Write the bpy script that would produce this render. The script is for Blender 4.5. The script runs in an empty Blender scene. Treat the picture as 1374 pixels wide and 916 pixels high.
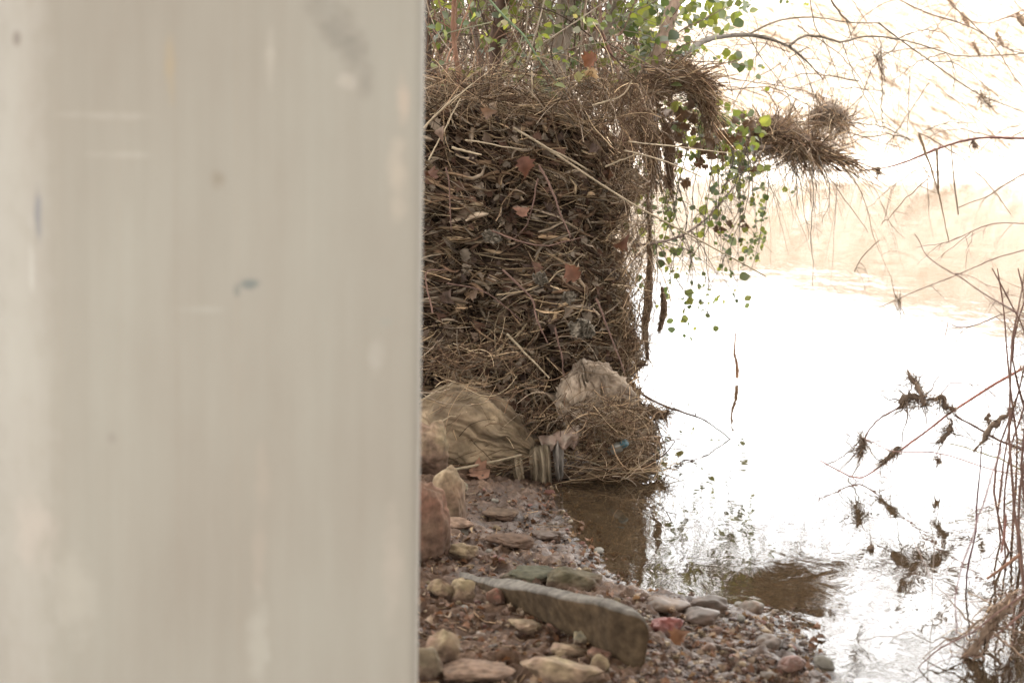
import bpy, math, random
import numpy as np
from mathutils import Matrix, Vector

# ------------------------------------------------------------------ camera
SC = bpy.context.scene
W, H = 1374.0, 916.0
LENS = 70.0
F = LENS / 36.0 * W
CAM = np.array([0.0, 0.0, 1.5])
PITCH = math.radians(8.26)
ROLL = math.radians(1.0)
Rm = Matrix.Rotation(math.radians(90) - PITCH, 3, 'X') @ Matrix.Rotation(ROLL, 3, 'Z')
RM = np.array(Rm)
cd = bpy.data.cameras.new('camera')
cam = bpy.data.objects.new('camera', cd)
SC.collection.objects.link(cam)
cam.location = CAM
cam.rotation_euler = Rm.to_euler()
cd.lens = LENS
cd.sensor_width = 36.0
cd.clip_start = 0.05
cd.clip_end = 2000
cd.dof.use_dof = True
cd.dof.focus_distance = 7.15
cd.dof.aperture_fstop = 4.5
SC.camera = cam

# ------------------------------------------------------------------ sky, sun, exposure
SUN_EL, SUN_AZ = math.radians(38), math.radians(200)      # azimuth from +Y, clockwise
wd = bpy.data.worlds.new("World")
SC.world = wd
wd.use_nodes = True
nt = wd.node_tree
nt.nodes.clear()
wo = nt.nodes.new('ShaderNodeOutputWorld')
bg = nt.nodes.new('ShaderNodeBackground')
bg.inputs[1].default_value = 0.12
sky = nt.nodes.new('ShaderNodeTexSky')
sky.sky_type = 'NISHITA'
sky.sun_disc = False
sky.sun_elevation = SUN_EL
sky.sun_rotation = SUN_AZ
sky.air_density = 1.0
sky.dust_density = 4.0
sky.ozone_density = 1.0
# thin white cloud veil over the blue
tcw = nt.nodes.new('ShaderNodeTexCoord')
nzw = nt.nodes.new('ShaderNodeTexNoise')
nzw.inputs['Scale'].default_value = 2.2
nzw.inputs['Detail'].default_value = 5
crw = nt.nodes.new('ShaderNodeMapRange')
crw.inputs[1].default_value = 0.3
crw.inputs[2].default_value = 0.65
crw.inputs[3].default_value = 0.6
crw.inputs[4].default_value = 0.95
mxw = nt.nodes.new('ShaderNodeMixRGB')
mxw.inputs[2].default_value = (25.0, 24.6, 23.8, 1)
nt.links.new(tcw.outputs['Generated'], nzw.inputs['Vector'])
nt.links.new(nzw.outputs['Fac'], crw.inputs[0])
nt.links.new(crw.outputs[0], mxw.inputs[0])
nt.links.new(sky.outputs[0], mxw.inputs[1])
nt.links.new(mxw.outputs[0], bg.inputs[0])
nt.links.new(bg.outputs[0], wo.inputs[0])

sl = bpy.data.lights.new('sun', 'SUN')
sl.energy = 4.4
sl.angle = math.radians(0.53)
sl.color = (1.0, 0.965, 0.92)
so = bpy.data.objects.new('sun', sl)
SC.collection.objects.link(so)
sd = Vector((math.sin(SUN_AZ) * math.cos(SUN_EL), math.cos(SUN_AZ) * math.cos(SUN_EL), math.sin(SUN_EL)))
so.rotation_euler = sd.to_track_quat('Z', 'Y').to_euler()
so.location = (0, 0, 20)

vs = SC.view_settings
vs.view_transform = 'Standard'
vs.look = 'None'
vs.gamma = 1.0
vs.use_curve_mapping = False
vs.exposure = 1.4
SC.cycles.use_denoising = True
SC.cycles.max_bounces = 6
SC.cycles.diffuse_bounces = 3
SC.cycles.transparent_max_bounces = 16
SC.cycles.sample_clamp_indirect = 6

# ------------------------------------------------------------------ helpers
rng = np.random.default_rng(7)
random.seed(7)
COL = SC.collection


def P(px, py, Y):
    """point of the place seen at photo pixel px,py that lies Y metres ahead"""
    px = np.asarray(px, float); py = np.asarray(py, float); Y = np.asarray(Y, float)
    d = np.stack(np.broadcast_arrays((px - W / 2) / F, -(py - H / 2) / F, -1.0 + 0 * px), -1)
    w = d @ RM.T
    t = (Y / w[..., 1])[..., None]
    return CAM + w * t


def Z0(px, py, z=0.0):
    """point at height z seen at photo pixel px,py"""
    d = np.array([(px - W / 2) / F, -(py - H / 2) / F, -1.0]) @ RM.T
    return CAM + d * ((z - CAM[2]) / d[2])


_G = rng.normal(size=(4096, 3)); _G /= np.linalg.norm(_G, axis=1)[:, None]


def perlin(p):
    p = np.asarray(p, float)
    i = np.floor(p).astype(np.int64); f = p - i
    u = f * f * f * (f * (f * 6 - 15) + 10)
    r = 0
    for dx in (0, 1):
        for dy in (0, 1):
            for dz in (0, 1):
                h = ((i[..., 0] + dx) * 73856093 ^ (i[..., 1] + dy) * 19349663 ^ (i[..., 2] + dz) * 83492791) & 4095
                g = _G[h]
                d = (f[..., 0] - dx) * g[..., 0] + (f[..., 1] - dy) * g[..., 1] + (f[..., 2] - dz) * g[..., 2]
                wx = u[..., 0] if dx else 1 - u[..., 0]
                wy = u[..., 1] if dy else 1 - u[..., 1]
                wz = u[..., 2] if dz else 1 - u[..., 2]
                r = r + d * wx * wy * wz
    return r * 1.6


def fbm(p, o=4, ridge=False):
    r = 0; a = 1.0; s = 0
    for k in range(o):
        n = perlin(np.asarray(p) * (2.03 ** k) + 17.3 * k)
        if ridge: n = 1 - 2 * np.abs(n)
        r = r + a * n; s += a; a *= 0.5
    return r / s


def tag(o, label=None, cat=None, group=None, kind=None):
    if label: o['label'] = label
    if cat: o['category'] = cat
    if group: o['group'] = group
    if kind: o['kind'] = kind
    return o


def empty(name, loc, label, cat, group=None):
    o = bpy.data.objects.new(name, None)
    o.empty_display_size = 0.1
    COL.objects.link(o)
    o.location = tuple(float(v) for v in loc)
    return tag(o, label, cat, group)


def mesh_obj(name, V, Fc, mat, parent=None, cols=None, smooth=True, origin=None):
    """V (n,3) world coordinates; Fc (m,k) array of equal polygons or a list of them"""
    V = np.asarray(V, float)
    if parent is not None:
        origin = np.array(parent.location) if parent.parent is None else np.array(parent.location) + np.array(parent.parent.location)
    elif origin is None:
        origin = V.mean(0)
        origin[2] = V[:, 2].min()
    groups = Fc if isinstance(Fc, list) else [Fc]
    groups = [np.asarray(g, np.int64) for g in groups if len(g)]
    me = bpy.data.meshes.new(name)
    me.vertices.add(len(V))
    me.vertices.foreach_set('co', (V - origin).astype(np.float32).ravel())
    li = np.concatenate([g.ravel() for g in groups]).astype(np.int32)
    tot = np.concatenate([np.full(len(g), g.shape[1]) for g in groups]).astype(np.int32)
    st = np.concatenate([[0], np.cumsum(tot)[:-1]]).astype(np.int32)
    me.loops.add(len(li)); me.loops.foreach_set('vertex_index', li)
    me.polygons.add(len(tot))
    me.polygons.foreach_set('loop_start', st)
    me.polygons.foreach_set('loop_total', tot)
    if smooth: me.polygons.foreach_set('use_smooth', np.ones(len(tot), bool))
    if cols is not None:
        ca = me.color_attributes.new('Col', 'FLOAT_COLOR', 'POINT')
        c = np.ones((len(V), 4), np.float32); c[:, :3] = cols
        ca.data.foreach_set('color', c.ravel())
    me.update(calc_edges=True)
    me.validate()
    me.materials.append(mat)
    o = bpy.data.objects.new(name, me)
    COL.objects.link(o)
    if parent is not None:
        o.parent = parent
    else:
        o.location = tuple(origin)
    return o


def nrm(v):
    return v / np.maximum(np.linalg.norm(v, axis=-1, keepdims=True), 1e-9)


def strand_geo(paths, ra, rb, cols, sides=3):
    paths = np.asarray(paths, float)
    N, K, _ = paths.shape
    ra = np.broadcast_to(ra, (N, K)); rb = np.broadcast_to(rb, (N, K))
    t = nrm(np.gradient(paths, axis=1))
    mt = nrm(t.mean(1))
    ref = nrm(np.cross(mt, nrm(rng.normal(size=(N, 3)))))[:, None, :]
    n = nrm(np.cross(t, np.cross(ref, t)))
    b = np.cross(t, n)
    ang = np.arange(sides) / sides * 2 * np.pi
    V = paths[:, :, None, :] + n[:, :, None, :] * (ra[:, :, None, None] * np.cos(ang)[None, None, :, None]) \
        + b[:, :, None, :] * (rb[:, :, None, None] * np.sin(ang)[None, None, :, None])
    V = V.reshape(-1, 3)
    idx = np.arange(N * K * sides).reshape(N, K, sides)
    a = idx[:, :-1, :]; c = idx[:, 1:, :]
    q = np.stack([a, np.roll(a, -1, 2), np.roll(c, -1, 2), c], -1).reshape(-1, 4)
    C = np.repeat(np.asarray(cols, float)[:, None, :], K * sides, 1).reshape(-1, 3)
    return V, q, C


def join(parts):
    Vs, Fs, Cs, off = [], {}, [], 0
    for V, Fq, C in parts:
        Fq = np.asarray(Fq)
        Fs.setdefault(Fq.shape[1], []).append(Fq + off)
        Vs.append(V); Cs.append(C); off += len(V)
    return np.concatenate(Vs), [np.concatenate(f) for f in Fs.values()], np.concatenate(Cs)


def strands(name, paths, ra, cols, mat, parent=None, rb=None, sides=3, **k):
    V, q, C = strand_geo(paths, ra, ra if rb is None else rb, cols, sides)
    return mesh_obj(name, V, q, mat, parent, C, **k)


def resample(pts, K):
    pts = np.asarray(pts, float)
    n = len(pts)
    e = np.concatenate([[2 * pts[0] - pts[1]], pts, [2 * pts[-1] - pts[-2]]])
    u = np.linspace(0, n - 1 - 1e-6, K)
    i = u.astype(int); f = (u - i)[:, None]
    p0, p1, p2, p3 = e[i], e[i + 1], e[i + 2], e[i + 3]
    return 0.5 * (2 * p1 + (p2 - p0) * f + (2 * p0 - 5 * p1 + 4 * p2 - p3) * f ** 2 + (3 * p1 - p0 - 3 * p2 + p3) * f ** 3)


KB = 20


def px_path(tr, Y, K=KB, wob=0.0):
    """a traced curve: list of (px,py) or (px,py,Y)"""
    pts = []
    for i, t in enumerate(tr):
        y = t[2] if len(t) > 2 else (Y[0] + (Y[1] - Y[0]) * i / max(1, len(tr) - 1) if isinstance(Y, tuple) else Y)
        pts.append(P(t[0], t[1], y))
    p = resample(pts, K)
    if wob:
        w = rng.normal(size=(K, 3)).cumsum(0); w -= np.linspace(0, 1, K)[:, None] * w[-1]
        p = p + w * wob
    return p


def twigs_on(path, n, L, droop=0.2, spread=1.0, r=0.0011, t0=0.1, t1=1.0):
    """side twigs growing from a branch"""
    out = []
    for _ in range(n):
        f = rng.uniform(t0, t1) * (len(path) - 2)
        i = int(f); p = path[i] + (path[i + 1] - path[i]) * (f - i)
        td = nrm(path[i + 1] - path[i])
        d = nrm(td * 0.8 + nrm(rng.normal(size=3)) * spread)
        l = L * rng.uniform(0.3, 1.2)
        s = np.linspace(0, 1, KB)[:, None]
        bend = rng.normal(size=3) * 0.25
        q = p + d * l * s + bend * l * s ** 2 + np.array([0, 0, -droop * l]) * s ** 2
        w = rng.normal(size=(KB, 3)).cumsum(0) * l * 0.006
        out.append(q + w - w[0])
    return out


def branch_mesh(name, mains, mat, parent, col, ntw=10, L=0.2, sub=0, rt=0.0012, droop=0.2, spread=1.0, sides=6, **kk):
    """mains: list of (path, r0, r1); twigs added along them, all one branch"""
    paths, ra = [], []
    for p, r0, r1 in mains:
        bump = 1 + 0.12 * rng.normal(size=KB)
        paths.append(p); ra.append(np.linspace(r0, r1, KB) * bump)
        tw = twigs_on(p, ntw, L, droop, spread)
        for q in tw:
            paths.append(q); ra.append(np.linspace(rt, rt * 0.35, KB))
            if sub:
                for q2 in twigs_on(q, sub, L * 0.4, droop, 0.8):
                    paths.append(q2); ra.append(np.linspace(rt * 0.7, rt * 0.3, KB))
    ra = np.array(ra)
    c = np.array(col) * rng.uniform(0.75, 1.25, (len(paths), 1))
    return strands(name, np.array(paths), ra, c, mat, parent, sides=sides, **kk)


# leaf templates: stations along the length, left / mid / right
def leaf_template(widths, fold=0.25, curl=0.2, cross=0.0):
    n = len(widths)
    V = []
    for i, w in enumerate(widths):
        t = i / (n - 1)
        z = -curl * t * t
        V += [(-w, t, z + fold * w + cross * w * math.sin(3 * t)), (0, t, z), (w, t, z + fold * w - cross * w * math.cos(4 * t))]
    Fq = []
    for i in range(n - 1):
        for j in range(2):
            a = i * 3 + j
            Fq.append((a, a + 1, a + 4, a + 3))
    return np.array(V), np.array(Fq)


LEAF_OVAL = leaf_template([0.01, 0.22, 0.36, 0.40, 0.33, 0.18, 0.0])
LEAF_ROUND = leaf_template([0.02, 0.33, 0.47, 0.49, 0.40, 0.22, 0.0], 0.15, 0.12)
LEAF_LANCE = leaf_template([0.01, 0.12, 0.17, 0.16, 0.11, 0.05, 0.0], 0.3, 0.3)
LEAF_DEAD = leaf_template([0.02, 0.30, 0.22, 0.46, 0.28, 0.36, 0.08, 0.0], 0.55, 0.55, 0.5)


def rand_rot(n, up=None, tilt=1.0):
    """random frames (n,3,3); columns = side, along, normal"""
    a = nrm(rng.normal(size=(n, 3)))
    if up is not None:
        a = nrm(np.asarray(up) + tilt * a)
    b = nrm(np.cross(a, rng.normal(size=(n, 3))))
    return np.stack([np.cross(b, a), b, a], -1)


def leaf_geo(tpl, pos, R, size, cols):
    TV, TF = tpl
    N = len(pos)
    V = np.einsum('nij,vj->nvi', R, TV) * np.asarray(size)[:, None, None] + np.asarray(pos)[:, None, :]
    Fq = (TF[None] + (np.arange(N) * len(TV))[:, None, None]).reshape(-1, TF.shape[1])
    C = np.repeat(np.asarray(cols)[:, None, :], len(TV), 1).reshape(-1, 3)
    return V.reshape(-1, 3), Fq, C


def icosphere(sub):
    import bmesh
    bm = bmesh.new()
    bmesh.ops.create_icosphere(bm, subdivisions=sub, radius=1.0)
    V = np.array([v.co[:] for v in bm.verts]); Fq = np.array([[v.index for v in f.verts] for f in bm.faces])
    bm.free()
    return V, Fq


ICO = {k: icosphere(k) for k in (1, 2, 3, 4, 5)}


def rock_geo(center, size, sub=3, rough=0.22, cuts=5, rot=None, seed=None):
    V, Fq = ICO[sub]
    V = V.copy()
    o = rng.uniform(-50, 50, 3)
    for _ in range(cuts):                       # worn flat faces
        n = nrm(rng.normal(size=3)); d = rng.uniform(0.45, 0.85)
        k = V @ n - d
        V = V - n * (np.maximum(k, 0) * 0.85)[:, None]
    V = V * (1 + rough * 1.3 * fbm(V * 1.3 + o, 2) + rough * 0.5 * fbm(V * 3 + o, 4, True))[:, None]
    R = rot if rot is not None else Matrix.Rotation(rng.uniform(0, 6.28), 3, 'Z') @ Matrix.Rotation(rng.normal() * 0.3, 3, 'X')
    V = (V * np.asarray(size)) @ np.array(R).T + np.asarray(center)
    return V, Fq


# ------------------------------------------------------------------ materials
def new_mat(name):
    m = bpy.data.materials.new(name)
    m.use_nodes = True
    t = m.node_tree
    b = t.nodes['Principled BSDF']
    return m, t, b


def N(t, typ, **kw):
    n = t.nodes.new(typ)
    for k, v in kw.items():
        if k in n.inputs: n.inputs[k].default_value = v
        else: setattr(n, k, v)
    return n


def col_mat(name, rough=0.8, nscale=60.0, namt=0.25, bump=0.3, bdist=0.002, trans=0.0, spec=0.3, stretch=None, coord='Object', tint=None):
    """material whose colour is the Col attribute, mottled by noise"""
    m, t, b = new_mat(name)
    at = N(t, 'ShaderNodeAttribute', attribute_name='Col')
    tc = N(t, 'ShaderNodeTexCoord')
    mp = N(t, 'ShaderNodeMapping')
    if stretch: mp.inputs['Scale'].default_value = stretch
    t.links.new(tc.outputs[coord], mp.inputs[0])
    nz = N(t, 'ShaderNodeTexNoise', Scale=nscale, Detail=4.0)
    t.links.new(mp.outputs[0], nz.inputs['Vector'])
    mr = N(t, 'ShaderNodeMapRange')
    mr.inputs[1].default_value = 0.25; mr.inputs[2].default_value = 0.75
    mr.inputs[3].default_value = 1 - namt; mr.inputs[4].default_value = 1 + namt
    t.links.new(nz.outputs['Fac'], mr.inputs[0])
    mu = N(t, 'ShaderNodeVectorMath', operation='MULTIPLY')
    t.links.new(at.outputs['Color'], mu.inputs[0]); t.links.new(mr.outputs[0], mu.inputs[1])
    t.links.new(mu.outputs[0], b.inputs['Base Color'])
    b.inputs['Roughness'].default_value = rough
    b.inputs['Specular IOR Level'].default_value = spec
    if bump:
        bp = N(t, 'ShaderNodeBump', Strength=bump, Distance=bdist)
        t.links.new(nz.outputs['Fac'], bp.inputs['Height'])
        t.links.new(bp.outputs[0], b.inputs['Normal'])
    if trans:
        tr = N(t, 'ShaderNodeBsdfTranslucent')
        mu2 = N(t, 'ShaderNodeVectorMath', operation='MULTIPLY')
        mu2.inputs[1].default_value = tint or (1.35, 1.4, 0.75)
        t.links.new(mu.outputs[0], mu2.inputs[0]); t.links.new(mu2.outputs[0], tr.inputs[0])
        mx = N(t, 'ShaderNodeMixShader')
        mx.inputs[0].default_value = trans
        t.links.new(b.outputs[0], mx.inputs[1]); t.links.new(tr.outputs[0], mx.inputs[2])
        t.links.new(mx.outputs[0], t.nodes['Material Output'].inputs[0])
    return m


M_STRAW = col_mat('dry_straw', 0.75, 40, 0.3, 0.3, 0.001, trans=0.12, tint=(1.2, 1.05, 0.8), spec=0.1)
M_BARK = col_mat('bark', 0.85, 55, 0.35, 0.8, 0.003, stretch=(1, 1, 0.25), spec=0.12)
M_LEAF = col_mat('green_leaf', 0.45, 30, 0.2, 0.1, 0.001, trans=0.5, spec=0.5)
M_DEAD = col_mat('dead_leaf', 0.7, 45, 0.3, 0.4, 0.001, trans=0.2, tint=(1.4, 1.0, 0.6), spec=0.12)
M_ROCK = col_mat('rock', 0.9, 45, 0.5, 0.8, 0.004, spec=0.12)
M_PEB = col_mat('wet_pebble', 0.5, 60, 0.3, 0.6, 0.002, spec=0.22)

# ------------------------------------------------------------------ ground: one sheet, fine near the shore
shore_px = [(1085, 905), (1062, 872), (1040, 850), (1012, 828), (965, 812), (905, 806), (850, 800), (800, 785), (772, 748), (738, 708), (706, 662)]
sw = [Z0(*p) for p in shore_px]
SY = [-60, -10, 0, 3.5, 4.4] + [p[1] for p in sw] + [7.15, 7.5, 8.2, 9.2, 10.5, 13, 17, 26, 60]
SX = [12, 5, 2.6, 1.25, 0.88] + [p[0] for p in sw] + [0.25, 0.42, 0.45, 0.25, -0.1, -1.2, -3.5, -9, -30]
o_ = np.argsort(SY); SY = np.array(SY)[o_]; SX = np.array(SX)[o_]


def ground_z(x, y, detail=True):
    x = np.asarray(x, float); y = np.asarray(y, float)
    xs = np.interp(y, SY, SX)
    dxs = (np.interp(y + 0.15, SY, SX) - np.interp(y - 0.15, SY, SX)) / 0.3
    q2 = np.stack([x * 1.0, y * 1.0, 0 * x], -1)
    d = (xs - x) / np.sqrt(1 + dxs ** 2)                                 # approx. distance inland
    d = d + 0.05 * fbm(q2 * 3.1 + 5, 3)
    land = np.where(d > 0, 0.11 * d + 0.04 * np.maximum(d - 0.8, 0) ** 1.3, 0)
    land = np.minimum(land, 0.6 + 0.25 * np.log1p(np.maximum(d, 0)))
    wet = np.where(d < 0, -0.09 * np.minimum(-d, 6) - 0.02 * np.minimum(-d, 20), 0)
    z = land + wet
    fb = y - (27.0 + 0.04 * x + 1.2 * perlin(np.stack([x * 0.12, 0 * x, 0 * x + 3.3], -1)))   # far bank
    rise = np.clip(fb, -8, 200)
    zb = np.where(rise < 0, rise * 0.12, np.where(rise < 1.0, rise * 0.45, 0.45 + (rise - 1.0) * 0.32))
    btop = 1.5 + 1.7 / (1 + np.exp(-(x - 7.5) / 1.2))
    zb = np.where(zb > btop, btop + (zb - btop) * 0.03, zb)
    zb = zb + np.where(rise > 0, 0.25 * fbm(q2 * 0.35, 3) * np.minimum(rise, 1), 0)
    z = np.maximum(z, np.where(fb > -6, zb, -9))
    rb = x - (2.6 + 0.15 * y + 0.35 * perlin(np.stack([y * 0.5, 0 * x, 0 * x + 9.1], -1)))    # right bank near the camera
    rb = np.where(y < 12, rb, rb - (y - 12) * 1.5)
    z = np.maximum(z, np.minimum(rb * 0.35, 1.6))
    if detail:
        near = np.exp(-((np.maximum(np.abs(y - 5.8) - 2.2, 0)) ** 2) / 2) * np.exp(-np.maximum(np.abs(x) - 2, 0) ** 2)
        a = np.clip(d * 6 + 0.75, 0.12, 1) * near
        z = z + a * (0.020 * fbm(q2 * 5.5, 3) + 0.048 * fbm(q2 * 11 + 3, 4, True) * np.clip(fbm(q2 * 2.2 + 9, 2) * 1.5 + 0.6, 0.1, 1) + 0.016 * fbm(q2 * 34, 3))
        z = z + near * 0.008 * fbm(q2 * np.array([9, 14, 1]) + 31, 2) * (d < 0.15)
    return z


def axis(lo, hi, step, far0, far1, n):
    core = np.arange(lo, hi, step)
    g = np.geomspace(step * 3, 1, n)
    a = lo - (np.geomspace(step * 1.5, lo - far0, n))[::-1]
    b = hi + np.geomspace(step * 1.5, far1 - hi, n)
    return np.concatenate([a, core, b])


gx = axis(-0.75, 1.35, 0.009, -150, 150, 60)
gy = axis(4.4, 7.6, 0.011, -120, 400, 90)
X, Yg = np.meshgrid(gx, gy)
Zg = ground_z(X, Yg)
idx = np.arange(X.size).reshape(X.shape)
quads = np.stack([idx[:-1, :-1], idx[:-1, 1:], idx[1:, 1:], idx[1:, :-1]], -1).reshape(-1, 4)

m, t, b = new_mat('mud')
tc = N(t, 'ShaderNodeTexCoord')
geo = N(t, 'ShaderNodeNewGeometry')
sep = N(t, 'ShaderNodeSeparateXYZ')
t.links.new(geo.outputs['Position'], sep.inputs[0])
n1 = N(t, 'ShaderNodeTexNoise', Scale=3.5, Detail=8.0, Roughness=0.65)
n2 = N(t, 'ShaderNodeTexNoise', Scale=38.0, Detail=6.0, Roughness=0.7)
vo = N(t, 'ShaderNodeTexVoronoi', Scale=45.0)
for n_ in (n1, n2, vo): t.links.new(geo.outputs['Position'], n_.inputs['Vector'])
cr = N(t, 'ShaderNodeValToRGB')
cr.color_ramp.elements[0].position = 0.32; cr.color_ramp.elements[0].color = (0.030, 0.015, 0.009, 1)
cr.color_ramp.elements[1].position = 0.68; cr.color_ramp.elements[1].color = (0.21, 0.135, 0.09, 1)
e = cr.color_ramp.elements.new(0.5); e.color = (0.082, 0.049, 0.031, 1)
mxn = N(t, 'ShaderNodeMath', operation='MULTIPLY_ADD'); mxn.inputs[1].default_value = 0.6
hn = N(t, 'ShaderNodeMath', operation='MULTIPLY'); hn.inputs[1].default_value = 0.40
t.links.new(n1.outputs['Fac'], hn.inputs[0])
t.links.new(n2.outputs['Fac'], mxn.inputs[0]); t.links.new(hn.outputs[0], mxn.inputs[2])
t.links.new(mxn.outputs[0], cr.inputs[0])
# far away: dry straw-coloured bank
far = N(t, 'ShaderNodeMapRange'); far.inputs[1].default_value = 14; far.inputs[2].default_value = 20
t.links.new(sep.outputs['Y'], far.inputs[0])
abv = N(t, 'ShaderNodeMapRange'); abv.inputs[1].default_value = 0.0; abv.inputs[2].default_value = 0.02
t.links.new(sep.outputs['Z'], abv.inputs[0])
fa = N(t, 'ShaderNodeMath', operation='MULTIPLY'); t.links.new(far.outputs[0], fa.inputs[0]); t.links.new(abv.outputs[0], fa.inputs[1])
n3 = N(t, 'ShaderNodeTexNoise', Scale=0.9, Detail=7.0)
t.links.new(geo.outputs['Position'], n3.inputs['Vector'])
crf = N(t, 'ShaderNodeValToRGB')
crf.color_ramp.elements[0].position = 0.35; crf.color_ramp.elements[0].color = (0.42, 0.375, 0.325, 1)
crf.color_ramp.elements[1].position = 0.6; crf.color_ramp.elements[1].color = (0.54, 0.50, 0.445, 1)
t.links.new(n3.outputs['Fac'], crf.inputs[0])
mf = N(t, 'ShaderNodeMixRGB')
t.links.new(fa.outputs[0], mf.inputs[0]); t.links.new(cr.outputs[0], mf.inputs[1]); t.links.new(crf.outputs[0], mf.inputs[2])
wetc = N(t, 'ShaderNodeMapRange'); wetc.inputs[1].default_value = 0.0; wetc.inputs[2].default_value = 0.05
wetc.inputs[3].default_value = 0.5; wetc.inputs[4].default_value = 1.0
t.links.new(sep.outputs['Z'], wetc.inputs[0])
wmx = N(t, 'ShaderNodeMath', operation='MAXIMUM'); t.links.new(wetc.outputs[0], wmx.inputs[0]); t.links.new(far.outputs[0], wmx.inputs[1])
wmul = N(t, 'ShaderNodeVectorMath', operation='SCALE'); t.links.new(mf.outputs[0], wmul.inputs[0]); t.links.new(wmx.outputs[0], wmul.inputs['Scale'])
t.links.new(wmul.outputs[0], b.inputs['Base Color'])
wetr = N(t, 'ShaderNodeMapRange'); wetr.inputs[1].default_value = 0.01; wetr.inputs[2].default_value = 0.12
wetr.inputs[3].default_value = 0.25; wetr.inputs[4].default_value = 0.9
t.links.new(sep.outputs['Z'], wetr.inputs[0]); t.links.new(wetr.outputs[0], b.inputs['Roughness'])
wsp = N(t, 'ShaderNodeMapRange'); wsp.inputs[1].default_value = 0.005; wsp.inputs[2].default_value = 0.06
wsp.inputs[3].default_value = 0.5; wsp.inputs[4].default_value = 0.12
t.links.new(sep.outputs['Z'], wsp.inputs[0]); t.links.new(wsp.outputs[0], b.inputs['Specular IOR Level'])
bp = N(t, 'ShaderNodeBump', Strength=1.0, Distance=0.01)
t.links.new(n2.outputs['Fac'], bp.inputs['Height'])
bp2 = N(t, 'ShaderNodeBump', Strength=0.35, Distance=0.006)
t.links.new(vo.outputs['Distance'], bp2.inputs['Height']); t.links.new(bp.outputs[0], bp2.inputs['Normal'])
t.links.new(bp2.outputs[0], b.inputs['Normal'])
M_MUD = m
g_ = mesh_obj('muddy_ground', np.stack([X, Yg, Zg], -1).reshape(-1, 3), quads, M_MUD, origin=np.zeros(3))
tag(g_, kind='structure')


def ground_hits(px, py):
    px = np.atleast_1d(np.asarray(px, float)); py = np.atleast_1d(np.asarray(py, float))
    d = np.stack([(px - W / 2) / F, -(py - H / 2) / F, -np.ones(len(px))], -1) @ RM.T
    z = np.zeros(len(px))
    for _ in range(10):
        p = CAM + d * ((z - CAM[2]) / d[:, 2])[:, None]
        z = 0.5 * z + 0.5 * ground_z(p[:, 0], p[:, 1])
    return CAM + d * ((z - CAM[2]) / d[:, 2])[:, None]


def on_ground(px, py):
    return ground_hits(px, py)[0]


# ------------------------------------------------------------------ water
m, t, b = new_mat('river_water')
t.nodes.remove(b)
out = t.nodes['Material Output']
geo = N(t, 'ShaderNodeNewGeometry')
mp = N(t, 'ShaderNodeMapping'); mp.inputs['Scale'].default_value = (1.0, 0.55, 1.0)
t.links.new(geo.outputs['Position'], mp.inputs[0])
w1 = N(t, 'ShaderNodeTexNoise', Scale=9.0, Detail=3.0, Roughness=0.5, Distortion=0.6)
w2 = N(t, 'ShaderNodeTexNoise', Scale=1.6, Detail=2.0)
w3 = N(t, 'ShaderNodeTexNoise', Scale=34.0, Detail=2.0)
for n_ in (w1, w2, w3): t.links.new(mp.outputs[0], n_.inputs['Vector'])
b1 = N(t, 'ShaderNodeBump', Strength=1.0, Distance=0.0017); t.links.new(w1.outputs['Fac'], b1.inputs['Height'])
b2 = N(t, 'ShaderNodeBump', Strength=1.0, Distance=0.008); t.links.new(w2.outputs['Fac'], b2.inputs['Height'])
b3 = N(t, 'ShaderNodeBump', Strength=1.0, Distance=0.00012); t.links.new(w3.outputs['Fac'], b3.inputs['Height'])
t.links.new(b1.outputs[0], b2.inputs['Normal']); t.links.new(b2.outputs[0], b3.inputs['Normal'])
fr = N(t, 'ShaderNodeFresnel', IOR=1.34); t.links.new(b3.outputs[0], fr.inputs['Normal'])
gl = N(t, 'ShaderNodeBsdfGlossy', Roughness=0.02); gl.inputs[0].default_value = (1, 1, 1, 1)
t.links.new(b3.outputs[0], gl.inputs['Normal'])
tr = N(t, 'ShaderNodeBsdfTransparent'); tr.inputs[0].default_value = (0.80, 0.68, 0.50, 1)
df = N(t, 'ShaderNodeBsdfDiffuse'); df.inputs[0].default_value = (0.10, 0.072, 0.045, 1)
ms = N(t, 'ShaderNodeMixShader'); ms.inputs[0].default_value = 0.18          # silt in the water
t.links.new(tr.outputs[0], ms.inputs[1]); t.links.new(df.outputs[0], ms.inputs[2])
mm = N(t, 'ShaderNodeMixShader')
t.links.new(fr.outputs[0], mm.inputs[0]); t.links.new(ms.outputs[0], mm.inputs[1]); t.links.new(gl.outputs[0], mm.inputs[2])
t.links.new(mm.outputs[0], out.inputs[0])
wx = np.array([-150, -20, -3, 3, 20, 150.]); wy = np.array([-120, 0, 10, 25, 60.])
XX, YY = np.meshgrid(wx, wy); ii = np.arange(XX.size).reshape(XX.shape)
wq = np.stack([ii[:-1, :-1], ii[:-1, 1:], ii[1:, 1:], ii[1:, :-1]], -1).reshape(-1, 4)
o = mesh_obj('river_water', np.stack([XX, YY, 0 * XX], -1).reshape(-1, 3), wq, m, origin=np.zeros(3))
tag(o, kind='structure')

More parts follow.
